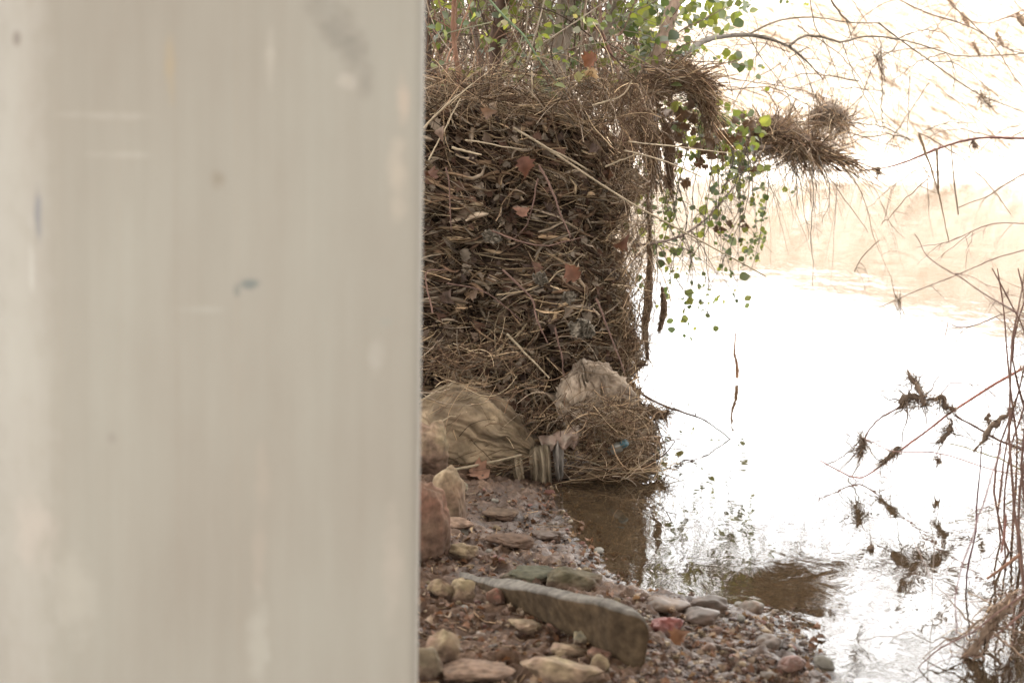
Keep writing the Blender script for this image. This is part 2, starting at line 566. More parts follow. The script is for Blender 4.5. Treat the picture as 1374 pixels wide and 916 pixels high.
# ------------------------------------------------------------------ bridge pillar and the deck it carries
m, t, b = new_mat('pillar_concrete')
tc = N(t, 'ShaderNodeTexCoord')
mp = N(t, 'ShaderNodeMapping'); mp.inputs['Scale'].default_value = (1, 1, 0.05)
t.links.new(tc.outputs['Object'], mp.inputs[0])
s1 = N(t, 'ShaderNodeTexNoise', Scale=42.0, Detail=6.0, Roughness=0.6); t.links.new(mp.outputs[0], s1.inputs['Vector'])
mp2 = N(t, 'ShaderNodeMapping'); mp2.inputs['Scale'].default_value = (1, 1, 0.35)
t.links.new(tc.outputs['Object'], mp2.inputs[0])
s2 = N(t, 'ShaderNodeTexNoise', Scale=5.0, Detail=5.0, Roughness=0.55); t.links.new(mp2.outputs[0], s2.inputs['Vector'])
c1 = N(t, 'ShaderNodeValToRGB')
c1.color_ramp.elements[0].position = 0.36; c1.color_ramp.elements[0].color = (0.272, 0.255, 0.218, 1)
c1.color_ramp.elements[1].position = 0.64; c1.color_ramp.elements[1].color = (0.287, 0.270, 0.232, 1)
t.links.new(s1.outputs['Fac'], c1.inputs[0])
c2 = N(t, 'ShaderNodeValToRGB')
c2.color_ramp.elements[0].position = 0.35; c2.color_ramp.elements[0].color = (0.93, 0.90, 0.875, 1)
c2.color_ramp.elements[1].position = 0.65; c2.color_ramp.elements[1].color = (1.04, 1.05, 1.04, 1)
t.links.new(s2.outputs['Fac'], c2.inputs[0])
mu = N(t, 'ShaderNodeMixRGB', blend_type='MULTIPLY'); mu.inputs[0].default_value = 1
t.links.new(c1.outputs[0], mu.inputs[1]); t.links.new(c2.outputs[0], mu.inputs[2])
last = mu.outputs[0]
PY0 = 2.62
pill_o = P(300, 458, PY0); pill_o[2] = 0
wn = N(t, 'ShaderNodeTexNoise', Scale=30.0, Detail=3.0); t.links.new(tc.outputs['Object'], wn.inputs['Vector'])
sx = N(t, 'ShaderNodeSeparateXYZ'); t.links.new(tc.outputs['Object'], sx.inputs[0])
# stains, scrapes and a painted lit left side on the concrete: (photo px, py, half width px, half height px, colour, strength)
marks = [(432, 8, 26, 30, (0.12, 0.11, 0.095), 0.45), (452, 38, 26, 34, (0.12, 0.11, 0.095), 0.5), (474, 70, 22, 34, (0.12, 0.11, 0.095), 0.5), (490, 105, 14, 34, (0.11, 0.10, 0.09), 0.5),
         (47, 290, 7, 42, (0.06, 0.07, 0.11), 0.8), (36, 350, 6, 60, (0.50, 0.48, 0.45), 0.6),
         (333, 381, 15, 9, (0.07, 0.10, 0.11), 0.9), (318, 388, 5, 12, (0.07, 0.10, 0.11), 0.7), (229, 90, 9, 55, (0.36, 0.27, 0.15), 0.5), (290, 243, 13, 18, (0.15, 0.11, 0.07), 0.8),
         (12, 52, 9, 12, (0.08, 0.05, 0.04), 1.0), (533, 240, 16, 60, (0.53, 0.44, 0.35), 0.6), (541, 135, 10, 40, (0.62, 0.45, 0.34), 0.55),
         (466, 110, 18, 14, (0.53, 0.46, 0.40), 0.6), (362, 75, 8, 45, (0.50, 0.45, 0.38), 0.55), (140, 155, 75, 7, (0.48, 0.44, 0.38), 0.45),
         (160, 208, 60, 6, (0.48, 0.44, 0.38), 0.4), (505, 480, 14, 30, (0.45, 0.42, 0.37), 0.5), (518, 432, 12, 8, (0.24, 0.25, 0.22), 0.55),
         (270, 415, 35, 7, (0.44, 0.43, 0.38), 0.4), (347, 740, 12, 60, (0.40, 0.32, 0.26), 0.45), (352, 640, 12, 50, (0.38, 0.31, 0.25), 0.4),
         (526, 760, 16, 90, (0.45, 0.38, 0.32), 0.5), (150, 588, 6, 9, (0.2, 0.18, 0.16), 0.55), (40, 720, 40, 60, (0.50, 0.38, 0.32), 0.4),
         (100, 800, 30, 70, (0.48, 0.45, 0.39), 0.4), (345, 860, 18, 70, (0.48, 0.46, 0.40), 0.5), (318, 458, 2.0, 900, (0.29, 0.25, 0.20), 0.5),
         (237, 458, 1.8, 900, (0.24, 0.20, 0.16), 0.45), (20, 458, 60, 1400, (0.38, 0.36, 0.325), 0.45), (80, 458, 1.8, 900, (0.29, 0.26, 0.21), 0.35), (158, 200, 1.6, 500, (0.31, 0.26, 0.21), 0.3)]  # wide pale strip far left paints the light on the chamfer
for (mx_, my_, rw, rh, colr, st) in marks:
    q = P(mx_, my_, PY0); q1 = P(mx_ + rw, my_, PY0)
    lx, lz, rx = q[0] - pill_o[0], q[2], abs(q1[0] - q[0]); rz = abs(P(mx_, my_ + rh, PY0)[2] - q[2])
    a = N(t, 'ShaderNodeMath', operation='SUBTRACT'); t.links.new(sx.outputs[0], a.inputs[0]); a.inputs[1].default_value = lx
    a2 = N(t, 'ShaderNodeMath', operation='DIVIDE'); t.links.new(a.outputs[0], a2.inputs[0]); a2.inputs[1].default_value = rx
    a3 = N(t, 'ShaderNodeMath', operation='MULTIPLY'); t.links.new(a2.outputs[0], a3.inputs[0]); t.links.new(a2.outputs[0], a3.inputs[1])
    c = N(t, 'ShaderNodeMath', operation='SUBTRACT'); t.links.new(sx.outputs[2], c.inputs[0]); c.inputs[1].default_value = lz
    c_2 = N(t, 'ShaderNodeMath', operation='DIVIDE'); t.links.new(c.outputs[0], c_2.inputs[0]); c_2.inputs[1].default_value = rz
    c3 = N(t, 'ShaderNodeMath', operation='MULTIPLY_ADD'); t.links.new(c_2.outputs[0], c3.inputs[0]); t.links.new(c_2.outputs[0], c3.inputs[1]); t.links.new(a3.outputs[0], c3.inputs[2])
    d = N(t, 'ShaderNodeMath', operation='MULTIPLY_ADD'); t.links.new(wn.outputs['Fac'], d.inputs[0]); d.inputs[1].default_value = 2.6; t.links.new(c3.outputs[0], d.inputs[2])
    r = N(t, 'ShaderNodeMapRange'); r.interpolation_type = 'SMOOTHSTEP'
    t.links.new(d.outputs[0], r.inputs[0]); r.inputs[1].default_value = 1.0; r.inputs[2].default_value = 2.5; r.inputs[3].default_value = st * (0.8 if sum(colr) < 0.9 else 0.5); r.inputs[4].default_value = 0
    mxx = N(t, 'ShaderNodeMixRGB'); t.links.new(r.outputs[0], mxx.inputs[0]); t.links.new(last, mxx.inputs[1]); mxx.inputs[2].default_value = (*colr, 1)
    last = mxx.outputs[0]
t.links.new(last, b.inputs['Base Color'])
b.inputs['Roughness'].default_value = 0.8
bp = N(t, 'ShaderNodeBump', Strength=0.25, Distance=0.004); t.links.new(s1.outputs['Fac'], bp.inputs['Height']); t.links.new(bp.outputs[0], b.inputs['Normal'])
M_CONC = m
xa = P(-12, 458, PY0 + 0.09)[0]; xb = P(74, 458, PY0)[0]; xc = P(557, 458, PY0)[0]; xd = P(563, 458, PY0 + 0.012)[0]
poly = [(xa, PY0 + 0.085), (xb - 0.01, PY0 + 0.004), (xb + 0.012, PY0), (xc - 0.008, PY0), (xc + 0.003, PY0 + 0.003), (xd, PY0 + 0.012),
        (xd - 0.02, PY0 + 0.50), (xd - 0.08, PY0 + 0.56), (xa + 0.07, PY0 + 0.56), (xa, PY0 + 0.48)]
zs = np.linspace(-0.2, 5.0, 40)
n = len(poly)
V = np.array([(x, y, z) for z in zs for (x, y) in poly])
V[:, 1] += 0.003 * fbm(V * np.array([3, 3, 1.2]), 2)
ii = np.arange(len(V)).reshape(len(zs), n)
q = np.stack([ii[:-1], np.roll(ii[:-1], -1, 1), np.roll(ii[1:], -1, 1), ii[1:]], -1).reshape(-1, 4)
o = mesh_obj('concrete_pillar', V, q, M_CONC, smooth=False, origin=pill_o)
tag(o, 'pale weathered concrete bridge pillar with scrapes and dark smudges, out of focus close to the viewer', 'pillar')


def box_geo(x0, x1, y0, y1, z0, z1):
    V = np.array([(x, y, z) for z in (z0, z1) for y in (y0, y1) for x in (x0, x1)], float)
    return V, np.array([(0, 2, 3, 1), (4, 5, 7, 6), (0, 1, 5, 4), (2, 6, 7, 3), (0, 4, 6, 2), (1, 3, 7, 5)])


m, t, b = new_mat('deck_concrete')
nz = N(t, 'ShaderNodeTexNoise', Scale=1.5, Detail=6.0)
cr = N(t, 'ShaderNodeValToRGB')
cr.color_ramp.elements[0].color = (0.34, 0.30, 0.25, 1); cr.color_ramp.elements[1].color = (0.52, 0.47, 0.40, 1)
t.links.new(nz.outputs['Fac'], cr.inputs[0]); t.links.new(cr.outputs[0], b.inputs['Base Color'])
b.inputs['Roughness'].default_value = 0.9
DECK = (-6.0, 6.6)
Vd, Fd = box_geo(-7, 14, DECK[0], DECK[1], 5.003, 5.45)
dk = mesh_obj('bridge_deck', Vd, Fd, m, smooth=False)
tag(dk, kind='structure')

# ------------------------------------------------------------------ flood debris heap
edge = [(108, 815), (130, 838), (165, 852), (205, 852), (260, 846), (330, 852), (400, 852), (450, 846), (500, 852), (560, 868), (600, 880), (650, 868), (680, 868)]
EZ = np.array([P(px, py, 7.45)[2] for py, px in edge])[::-1]
EX = np.array([P(px, py, 7.45)[0] for py, px in edge])[::-1]
EX = EX - 0.085
HXL = -1.35
HTOP = P(700, 112, 7.4)[2]


HOLES = [(P(a, b_, 7.0)[0], P(a, b_, 7.0)[2], r / F * 7, d) for a, b_, r, d in
         [(718, 300, 26, .14), (745, 530, 45, .2), (600, 560, 50, .12), (665, 262, 30, .07), (768, 285, 22, .08), (640, 350, 30, .05), (735, 465, 25, .09), (800, 330, 22, .06), (610, 200, 40, .07), (760, 200, 40, .05), (700, 420, 18, .07)]]


def hole_w(p):
    return sum(np.exp(-((p[..., 0] - hx) ** 2 * 0.8 + (p[..., 2] - hz) ** 2) / (hr * 0.9) ** 2) for hx, hz, hr, hd in HOLES)


def heap_surf(th, z, off=0.0):
    """th 0 = right side, pi/2 = front, pi = left, then round the back"""
    th = np.asarray(th, float); z = np.asarray(z, float)
    xr = np.interp(z, EZ, EX)
    zz = np.clip(z / HTOP, 0, 1)
    sh = np.sqrt(np.clip(1 - np.clip((z - HTOP + 0.16) / 0.16, 0, 1) ** 2, 0.0, 1)) * 0.85 + 0.15
    sh = np.where(z > HTOP - 0.16, sh, 1.0)
    xc_ = (xr + HXL) / 2; a = (xr - HXL) / 2 * sh
    b_ = (0.56 - 0.20 * zz) * sh
    # overhanging brow at the top, hollow below it
    b_ = b_ + 0.02 * np.exp(-((zz - 0.84) / 0.09) ** 2) - 0.05 * np.exp(-((zz - 0.62) / 0.12) ** 2) - 0.07 * np.exp(-((zz - 0.2) / 0.12) ** 2)
    n_ = 2.3
    c, s = np.cos(th), np.sin(th)
    ux = np.sign(c) * np.abs(c) ** (2 / n_); uy = np.sign(s) * np.abs(s) ** (2 / n_)
    nz_ = fbm(np.stack([xc_ + a * ux, uy, z * 1.0], -1) * 3.2 + 2, 3) * 0.16
    xq = xc_ + a * ux
    for (hx, hz, hr, hd) in HOLES:
        nz_ = nz_ - hd * np.exp(-((xq - hx) ** 2 * 0.8 + (z - hz) ** 2) / hr ** 2) * (s > 0)
    nz_ = nz_ + 0.035 * fbm(np.stack([xq * 8, uy * 4, z * 13], -1) + 7, 2, True)
    k = off + nz_
    x = xc_ + (a + k) * ux
    y = 7.62 - (b_ + k) * uy
    return np.stack([x, y, z * (1 + 0.045 * perlin(np.stack([x * 3.1, 0 * x, 0 * x + 2.2], -1)) * zz - 0.13 * np.clip((x - 0.02) / 0.42, 0, 1.2) ** 2 * zz ** 3) + 0 * x], -1)


heap = empty('debris_heap', (-0.3, 7.5, 0), 'tall heap of flood debris, matted straw, twigs and dead leaves beside the water', 'debris heap')
th = np.linspace(0, 2 * np.pi, 181); zz = np.linspace(-0.1, HTOP, 70)
TH, ZZ = np.meshgrid(th, zz)
V = heap_surf(TH, ZZ, -0.045 + 0.02 * fbm(np.stack([TH * 6, ZZ * 9, 0 * ZZ], -1), 3, True))
ii = np.arange(TH.size).reshape(TH.shape)
q = np.stack([ii[:-1, :-1], ii[:-1, 1:], ii[1:, 1:], ii[1:, :-1]], -1).reshape(-1, 4)
V = V.reshape(-1, 3)
top = np.array([[V[ii[-1], 0].mean(), V[ii[-1], 1].mean(), HTOP]])
V = np.concatenate([V, top])
tri = np.stack([ii[-1, :-1], ii[-1, 1:], np.full(len(th) - 1, len(V) - 1)], -1)
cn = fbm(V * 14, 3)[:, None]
C = np.array([0.032, 0.021, 0.015]) * (1 + 0.7 * cn)  # core coloured very dark, standing in for shade between the straws
M_CORE = col_mat('dark_core', 0.95, 70, 0.5, 1.0, 0.01, spec=0.05)
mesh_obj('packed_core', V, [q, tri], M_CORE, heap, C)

STRAWC = np.array([(0.34, 0.26, 0.175), (0.24, 0.175, 0.118), (0.165, 0.112, 0.077), (0.27, 0.225, 0.18), (0.105, 0.069, 0.049), (0.065, 0.042, 0.031), (0.48, 0.395, 0.28)]) * np.array([1.0, 0.94, 0.86])


def straw_cols(n, p=(0.16, 0.2, 0.2, 0.12, 0.15, 0.12, 0.05)):
    c = STRAWC[rng.choice(len(STRAWC), n, p=np.array(p) / sum(p))]
    return c * np.exp(rng.normal(size=(n, 1)) * 0.42 - 0.05).clip(0.3, 1.9)


def heap_straw(n, L, off, zr, thr, angf, K=7, bend=0.25, lift=0.25):
    """straw lying on the heap, mapped along its surface"""
    th0 = rng.uniform(*thr, n); z0 = rng.uniform(*zr, n)
    ang = angf(th0, z0)
    l = L * np.exp(rng.normal(size=n) * 0.45)
    t = np.linspace(-0.5, 0.5, K)[None]
    bnd = rng.normal(size=(n, 1)) * bend
    du = l[:, None] * (t * np.cos(ang)[:, None] - bnd * (t ** 2 - .08) * np.sin(ang)[:, None] * 2)
    dv = l[:, None] * (t * np.sin(ang)[:, None] + bnd * (t ** 2 - .08) * np.cos(ang)[:, None] * 2)
    wig = rng.normal(size=(n, K)).cumsum(1) * l[:, None] * 0.012
    oo = off[0] + (off[1] - off[0]) * rng.random((n, 1)) ** 1.5 + np.abs(t) ** 2 * lift * l[:, None] * rng.normal(size=(n, 1)) + rng.normal(size=(n, 1)) * l[:, None] * 0.12 * t
    zt = z0[:, None] + dv + wig
    tht = th0[:, None] - du / 0.75
    p = heap_surf(tht, np.clip(zt, -0.02, HTOP), oo)
    ex = np.maximum(zt - HTOP, 0)
    p[..., 2] = np.maximum(p[..., 2] + ex, -0.03)
    return p


def ang_mix(th, z):
    n = len(th); f = z / HTOP
    a = rng.normal(size=n) * 0.42
    topz = f > 0.72
    # thatch at the top falls down to the right (and down to the left on the left side)
    dirn = np.where(th < 1.75, -0.65, 0.6)
    a = np.where(topz, dirn * rng.uniform(0.3, 1.5, n) + rng.normal(size=n) * 0.35, a)
    low = (f < 0.42) & (f > 0.12)
    a = np.where(low & (rng.random(n) < 0.6), rng.normal(size=n) * 0.8 + np.where(th > 1.7, -1.2, 1.4), a)
    a = np.where(rng.random(n) < 0.18, rng.uniform(0, np.pi, n), a)
    return a


FR = (-0.5, 2.75)
parts = []
for (n_, L, off, r, K, p) in [(5200, 0.09, (-0.04, 0.035), 0.0013, 6, None), (4600, 0.15, (-0.03, 0.045), 0.0014, 7, None), (1700, 0.24, (0.0, 0.06), 0.0017, 8, (0.4, 0.2, 0.1, 0.15, 0.05, 0.0, 0.2)),
                              (1500, 0.16, (-0.01, 0.05), 0.0017, 7, (0, 0, 0.1, 0.05, 0.4, 0.45, 0)), (900, 0.22, (0.0, 0.05), 0.0011, 8, (.02, .02, 0.05, 0.45, 0.3, 0.2, 0))]:
    pp = heap_straw(n_, L, off, (0.0, HTOP + 0.02), FR, ang_mix, K)
    pp = pp[rng.random(n_) > 0.9 * hole_w(pp[:, K // 2])]; n_ = len(pp)  # straw thinned in hollows so the dark core paints their shade
    rr = r * np.exp(rng.normal(size=(n_, 1)) * 0.35) * np.linspace(1.1, 0.6, K)[None]
    c = straw_cols(n_, p) if p else straw_cols(n_)
    c = c * (0.60 + 1.1 * fbm(pp[:, K // 2] * 5 + 1, 3))[:, None].clip(0.25, 1.5)      # mud-caked and cleaner patches
    parts.append(strand_geo(pp, rr, rr, c, 3))
pp = heap_straw(230, 0.17, (0.02, 0.06), (0.1, HTOP * 0.95), FR, lambda a, b: rng.normal(size=len(a)) * 0.35, 7, 0.04, 0.15)
rr = 0.0026 * np.exp(rng.normal(size=(230, 1)) * 0.25) * np.linspace(1, 0.8, 7)[None]
parts.append(strand_geo(pp, rr, rr, straw_cols(230, (0.5, 0.25, 0, 0.1, 0, 0, 0.15)), 5))
V, Fq, C = join(parts)
tag(mesh_obj('matted_straw', V, Fq, M_STRAW, heap, C), kind='stuff')

# flat reed-leaf strips and bark bits
n_ = 5200
pp = heap_straw(n_, 0.065, (-0.01, 0.05), (0.02, HTOP * 0.93), FR, lambda a, b: rng.normal(size=len(a)) * 0.55, 5, 0.22, 0.4)
pp = pp[rng.random(n_) > 0.9 * hole_w(pp[:, 2])]; n_ = len(pp)
w_ = rng.uniform(0.003, 0.011, (n_, 1)) * np.array([[0.4, 1, 1.1, 0.9, 0.3]])
tag(strands('reed_strips', pp, w_, straw_cols(n_, (0.08, 0.15, 0.2, 0.35, 0.15, 0.07, 0.03)), M_STRAW, heap, rb=w_ * 0.12, sides=4), kind='stuff')
# brown leaves pressed into the heap
n_ = 3000
th0 = rng.uniform(*FR, n_); z0 = rng.uniform(0.05, HTOP * 0.95, n_)
pos = heap_surf(th0, z0, rng.uniform(-0.02, 0.04, n_))
nv = nrm(heap_surf(th0, z0, 0.1) - heap_surf(th0, z0, 0.0))
c = np.array([(0.12, 0.07, 0.05), (0.18, 0.13, 0.095), (0.10, 0.07, 0.056), (0.26, 0.21, 0.16)])[rng.integers(0, 4, n_)] * rng.uniform(0.7, 1.2, (n_, 1))
V, Fq, C = leaf_geo(LEAF_DEAD, pos, rand_rot(n_, nv, 0.8), rng.uniform(0.02, 0.055, n_), c)
tag(mesh_obj('leaf_litter', V, Fq, M_DEAD, heap, C), kind='stuff')

# dark hollows: roots / stems sticking out through the heap
pths, rr = [], []
for tr_, r0 in [([(722, 222), (742, 262), (752, 290), (765, 318)], 0.0045), ([(674, 362), (712, 400), (722, 430), (735, 460)], 0.004), ([(598, 225), (604, 262), (606, 310)], 0.0035),
                ([(745, 440), (752, 470), (757, 505)], 0.004), ([(722, 240), (705, 300), (690, 320)], 0.003), ([(800, 400), (815, 440), (838, 500)], 0.004),
                ([(660, 310), (720, 330), (785, 318)], 0.003), ([(600, 380), (650, 392), (700, 430)], 0.003), ([(580, 420), (572, 370), (600, 362)], 0.003)]:
    p = px_path(tr_, 6.98, wob=0.0012); pths.append(p); rr.append(np.linspace(r0, r0 * 0.5, KB))
strands('root', np.array(pths), np.array(rr), np.array([(0.12, 0.075, 0.06)] * len(pths)) * rng.uniform(0.8, 1.6, (len(pths), 1)), M_BARK, heap, sides=6)

# long pale canes thrown across the heap, each one a thing
canes = [([(690, 172), (788, 228)], 6.93, 0.0045, 'short thick straw cane lying aslant on the upper heap front'),
         ([(712, 185), (830, 262), (938, 322), (1028, 371)], (6.95, 7.3), 0.0042, 'longest pale cane, reaching from the heap out over the water'),
         ([(843, 190), (905, 197), (980, 206)], (7.2, 7.7), 0.0032, 'thin pale cane jutting level from the heap shoulder'),
         ([(838, 202), (900, 220), (941, 237)], (7.2, 7.6), 0.0036, 'pale cane jutting just below the level one'),
         ([(568, 172), (600, 140), (635, 112)], 7.05, 0.0042, 'pale cane leaning against the heap top beside the pillar'),
         ([(575, 215), (618, 132)], 7.0, 0.003, 'thin straw stalk leaning steeply beside the pillar'),
         ([(606, 198), (646, 208)], 6.98, 0.005, 'stubby broken cane below the heap brow'),
         ([(624, 188), (700, 200)], 6.97, 0.0032, 'level yellow stalk below the heap brow'),
         ([(714, 96), (715, 130)], 7.1, 0.0028, 'short upright straw standing on the heap top'),
         ([(795, 142), (835, 130), (848, 108)], 7.15, 0.0036, 'kinked bleached stalk on the right of the heap top'),
         ([(680, 448), (737, 507)], 6.95, 0.0045, 'broken cane pointing down between the two sacks'),
         ([(812, 224), (858, 206)], 7.1, 0.0035, 'short cane angled up at the heap right edge'),
         ([(715, 595), (780, 615), (826, 632)], 6.95, 0.0032, 'thin straw stalk running from the left sack tip to the water'),
         ([(560, 540), (595, 520), (612, 512)], 6.9, 0.0045, 'dry cane lying behind the left sack'),
         ([(600, 632), (650, 622), (700, 610)], 6.75, 0.0055, 'bleached crooked stick under the left sack'),
         ([(716, 668), (740, 652)], 6.75, 0.003, 'short white stalk dipping into the water below the heap'),
         ([(590, 590), (575, 580), (600, 560), (612, 558)], 6.72, 0.003, 'pale bent stalk arching over the left sack'),
         ([(900, 405), (893, 378), (872, 330), (845, 262)], 7.4, 0.0022, 'thin drooping stalk at the heap right edge')]
for tr_, Yd, r0, lab in canes:
    p = px_path(tr_, Yd, wob=0.0007)
    cc = np.array([(0.34, 0.275, 0.19)]) * rng.uniform(0.8, 1.15)
    rr = np.linspace(r0, r0 * 0.6, KB)[None]
    tag(strands('dry_cane', p[None], rr, cc, M_STRAW, sides=7), lab, 'cane', 'dry canes caught on the heap')

# ---- sacks half buried in the foot of the heap
m, t, b = new_mat('sack_cloth')
at = N(t, 'ShaderNodeAttribute', attribute_name='Col')
tc = N(t, 'ShaderNodeTexCoord')
wv = N(t, 'ShaderNodeTexNoise', Scale=9.0, Detail=8.0, Roughness=0.7); t.links.new(tc.outputs['Object'], wv.inputs['Vector'])
wf = N(t, 'ShaderNodeTexNoise', Scale=180.0, Detail=3.0); t.links.new(tc.outputs['Object'], wf.inputs['Vector'])
mr = N(t, 'ShaderNodeMapRange'); mr.inputs[1].default_value = 0.3; mr.inputs[2].default_value = 0.7; mr.inputs[3].default_value = 0.4; mr.inputs[4].default_value = 1.25
t.links.new(wv.outputs['Fac'], mr.inputs[0])
mu = N(t, 'ShaderNodeVectorMath', operation='MULTIPLY'); t.links.new(at.outputs['Color'], mu.inputs[0]); t.links.new(mr.outputs[0], mu.inputs[1])
t.links.new(mu.outputs[0], b.inputs['Base Color']); b.inputs['Roughness'].default_value = 0.8; b.inputs['Specular IOR Level'].default_value = 0.2
bp = N(t, 'ShaderNodeBump', Strength=0.5, Distance=0.003); t.links.new(wf.outputs['Fac'], bp.inputs['Height']); t.links.new(bp.outputs[0], b.inputs['Normal'])
M_SACK = m


def sack(name, c, size, tip, base_col, hi_col, nfold, amp, seed, label, cat='sack', lean=0.0, tail=0.6, lump=0.1):
    """bulging bag whose folds run into its gathered tip"""
    nu, nv = 220, 120
    u = np.linspace(0, 2 * np.pi, nu, endpoint=False); v = np.linspace(0.0, np.pi, nv)
    U, Vv = np.meshgrid(u, v)
    ax = nrm(np.array(tip, float)); s_ = nrm(np.cross(ax, [0.1, 0.2, 1])); w_ = np.cross(s_, ax)
    s = np.sin(Vv) ** 0.8; k = np.cos(Vv)
    near = np.clip((k + 1) / 2, 0, 1)                       # 1 at the gathered tip
    prof = s * (1 - 0.55 * near ** 3)
    kk = k + tail * near ** 6
    base = nrm(kk[..., None] * ax + prof[..., None] * (np.cos(U)[..., None] * s_ + np.sin(U)[..., None] * w_))
    pos = kk[..., None] * ax + prof[..., None] * (np.cos(U)[..., None] * s_ + np.sin(U)[..., None] * w_)
    tw = U + 0.5 * fbm(base * 1.5 + seed, 2) + 0.25 * near
    f1 = 1 - 2 * np.abs(fbm(np.stack([np.cos(tw) * nfold / 3, np.sin(tw) * nfold / 3, Vv * 0.6 + seed], -1), 2))
    f2 = 1 - 2 * np.abs(fbm(np.stack([np.cos(tw) * nfold, np.sin(tw) * nfold, Vv * 1.0 + seed * 2], -1), 2))
    disp = amp * (0.65 * f1 + 0.35 * f2) * (0.35 + near) + lump * fbm(base * 1.3 + seed, 3) + 0.25 * lump * fbm(base * 4 + seed, 3, True)
    pos = pos * (1 + disp)[..., None] if amp < 0 else pos + base * disp[..., None]
    pos = pos * np.array(size)
    pos[..., 0] += lean * pos[..., 2]
    Vx = (pos + np.array(c)).reshape(-1, 3)
    ii = np.arange(nu * nv).reshape(nv, nu)
    q = np.stack([ii[:-1], np.roll(ii[:-1], -1, 1), np.roll(ii[1:], -1, 1), ii[1:]], -1).reshape(-1, 4)
    mixf = np.clip(0.5 + 0.9 * fbm(np.stack([np.cos(tw) * 2.2, np.sin(tw) * 2.2, Vv * 0.7 + seed], -1), 3), 0, 1).reshape(-1, 1)
    C = np.array(base_col) * (1 - mixf) + np.array(hi_col) * mixf
    o = mesh_obj(name, Vx, q[:, ::-1], M_SACK, None, C)
    return tag(o, label, cat)


cL = P(628, 576, 6.95)
sack('torn_sack', cL, (0.17, 0.15, 0.142), (0.93, -0.15, -0.34), (0.085, 0.057, 0.035), (0.33, 0.25, 0.16), 11, 0.22, 3.1,
     'muddy brown cloth sack bulging beside the pillar, its gathered end pointing right', lean=-0.1, tail=0.15, lump=0.2)
cR = P(798, 538, 7.06)
sack('torn_sack', cR, (0.122, 0.12, 0.125), (-0.22, -0.25, 0.95), (0.11, 0.075, 0.05), (0.44, 0.355, 0.27), 9, 0.28, 8.7,
     'pale torn sack slumped upright at the water edge, straw over its lower half', lean=-0.12, tail=-0.16, lump=0.34)


def cloth(name, tl, tr_, bl, br, Y, col1, col2, label, folds=4, amp=0.02, cat='rag'):
    """hanging rag: four photo corners, real folds and two-sided thickness"""
    nu, nv = 60, 40
    u = np.linspace(0, 1, nu); v = np.linspace(0, 1, nv)
    U, Vv = np.meshgrid(u, v)
    c4 = [P(p[0], p[1], Y) for p in (tl, tr_, bl, br)]
    pos = ((1 - U) * (1 - Vv))[..., None] * c4[0] + (U * (1 - Vv))[..., None] * c4[1] + ((1 - U) * Vv)[..., None] * c4[2] + (U * Vv)[..., None] * c4[3]
    sd_ = rng.uniform(0, 50)
    ph = folds * 2 * np.pi * (U + 0.12 * fbm(np.stack([U, Vv * 2, 0 * U + sd_], -1), 2))
    dy = amp * np.sin(ph) + 0.04 * (U - .5) ** 2 * 4 + 0.02 * fbm(np.stack([U * 3, Vv * 3, 0 * U + sd_], -1), 3)
    pos[..., 1] += dy + 0.05 * np.sin(Vv * 2.5) * -1
    pos[..., 2] += 0.012 * fbm(np.stack([U * 5, 0 * U, 0 * U + sd_], -1), 3) * Vv * 2
    back = pos + np.array([0, 0.004, 0.0])
    A = pos.reshape(-1, 3); B = back.reshape(-1, 3)
    ii = np.arange(nu * nv).reshape(nv, nu)
    q1 = np.stack([ii[:-1, :-1], ii[:-1, 1:], ii[1:, 1:], ii[1:, :-1]], -1).reshape(-1, 4)
    q2 = q1[:, ::-1] + nu * nv
    mixf = np.clip(0.5 + 0.8 * fbm(np.stack([U * 6, Vv * 1.5, 0 * U + sd_], -1), 3), 0, 1).reshape(-1, 1)
    C = np.array(col1) * (1 - mixf) + np.array(col2) * mixf
    ring = np.concatenate([ii[0], ii[1:, -1], ii[-1, -2::-1], ii[-2:0:-1, 0]])
    q3 = np.stack([ring, np.roll(ring, -1), np.roll(ring, -1) + nu * nv, ring + nu * nv], -1)
    return tag(mesh_obj(name, np.concatenate([A, B]), np.concatenate([q1, q2, q3]), M_SACK, None, np.concatenate([C, C])), label, cat)


cloth('hanging_rag', (709, 602), (738, 596), (713, 652), (741, 650), 6.86, (0.10, 0.075, 0.048), (0.28, 0.225, 0.155), 'striped tan rag hanging straight down to the water between the sacks', 3, 0.012)
cloth('hanging_rag', (740, 592), (757, 590), (746, 642), (756, 640), 6.87, (0.10, 0.085, 0.07), (0.26, 0.23, 0.2), 'narrow grey rag hanging just right of the striped one', 2, 0.01)
cloth('hanging_rag', (683, 612), (699, 608), (694, 655), (706, 648), 6.85, (0.15, 0.11, 0.07), (0.26, 0.21, 0.14), 'dark brown rag end hanging under the left sack', 2, 0.01)
cloth('folded_rag', (722, 588), (780, 570), (730, 602), (775, 598), 6.9, (0.15, 0.08, 0.06), (0.34, 0.28, 0.22), 'cream rag with a reddish hem folded between the sacks', 3, 0.012)
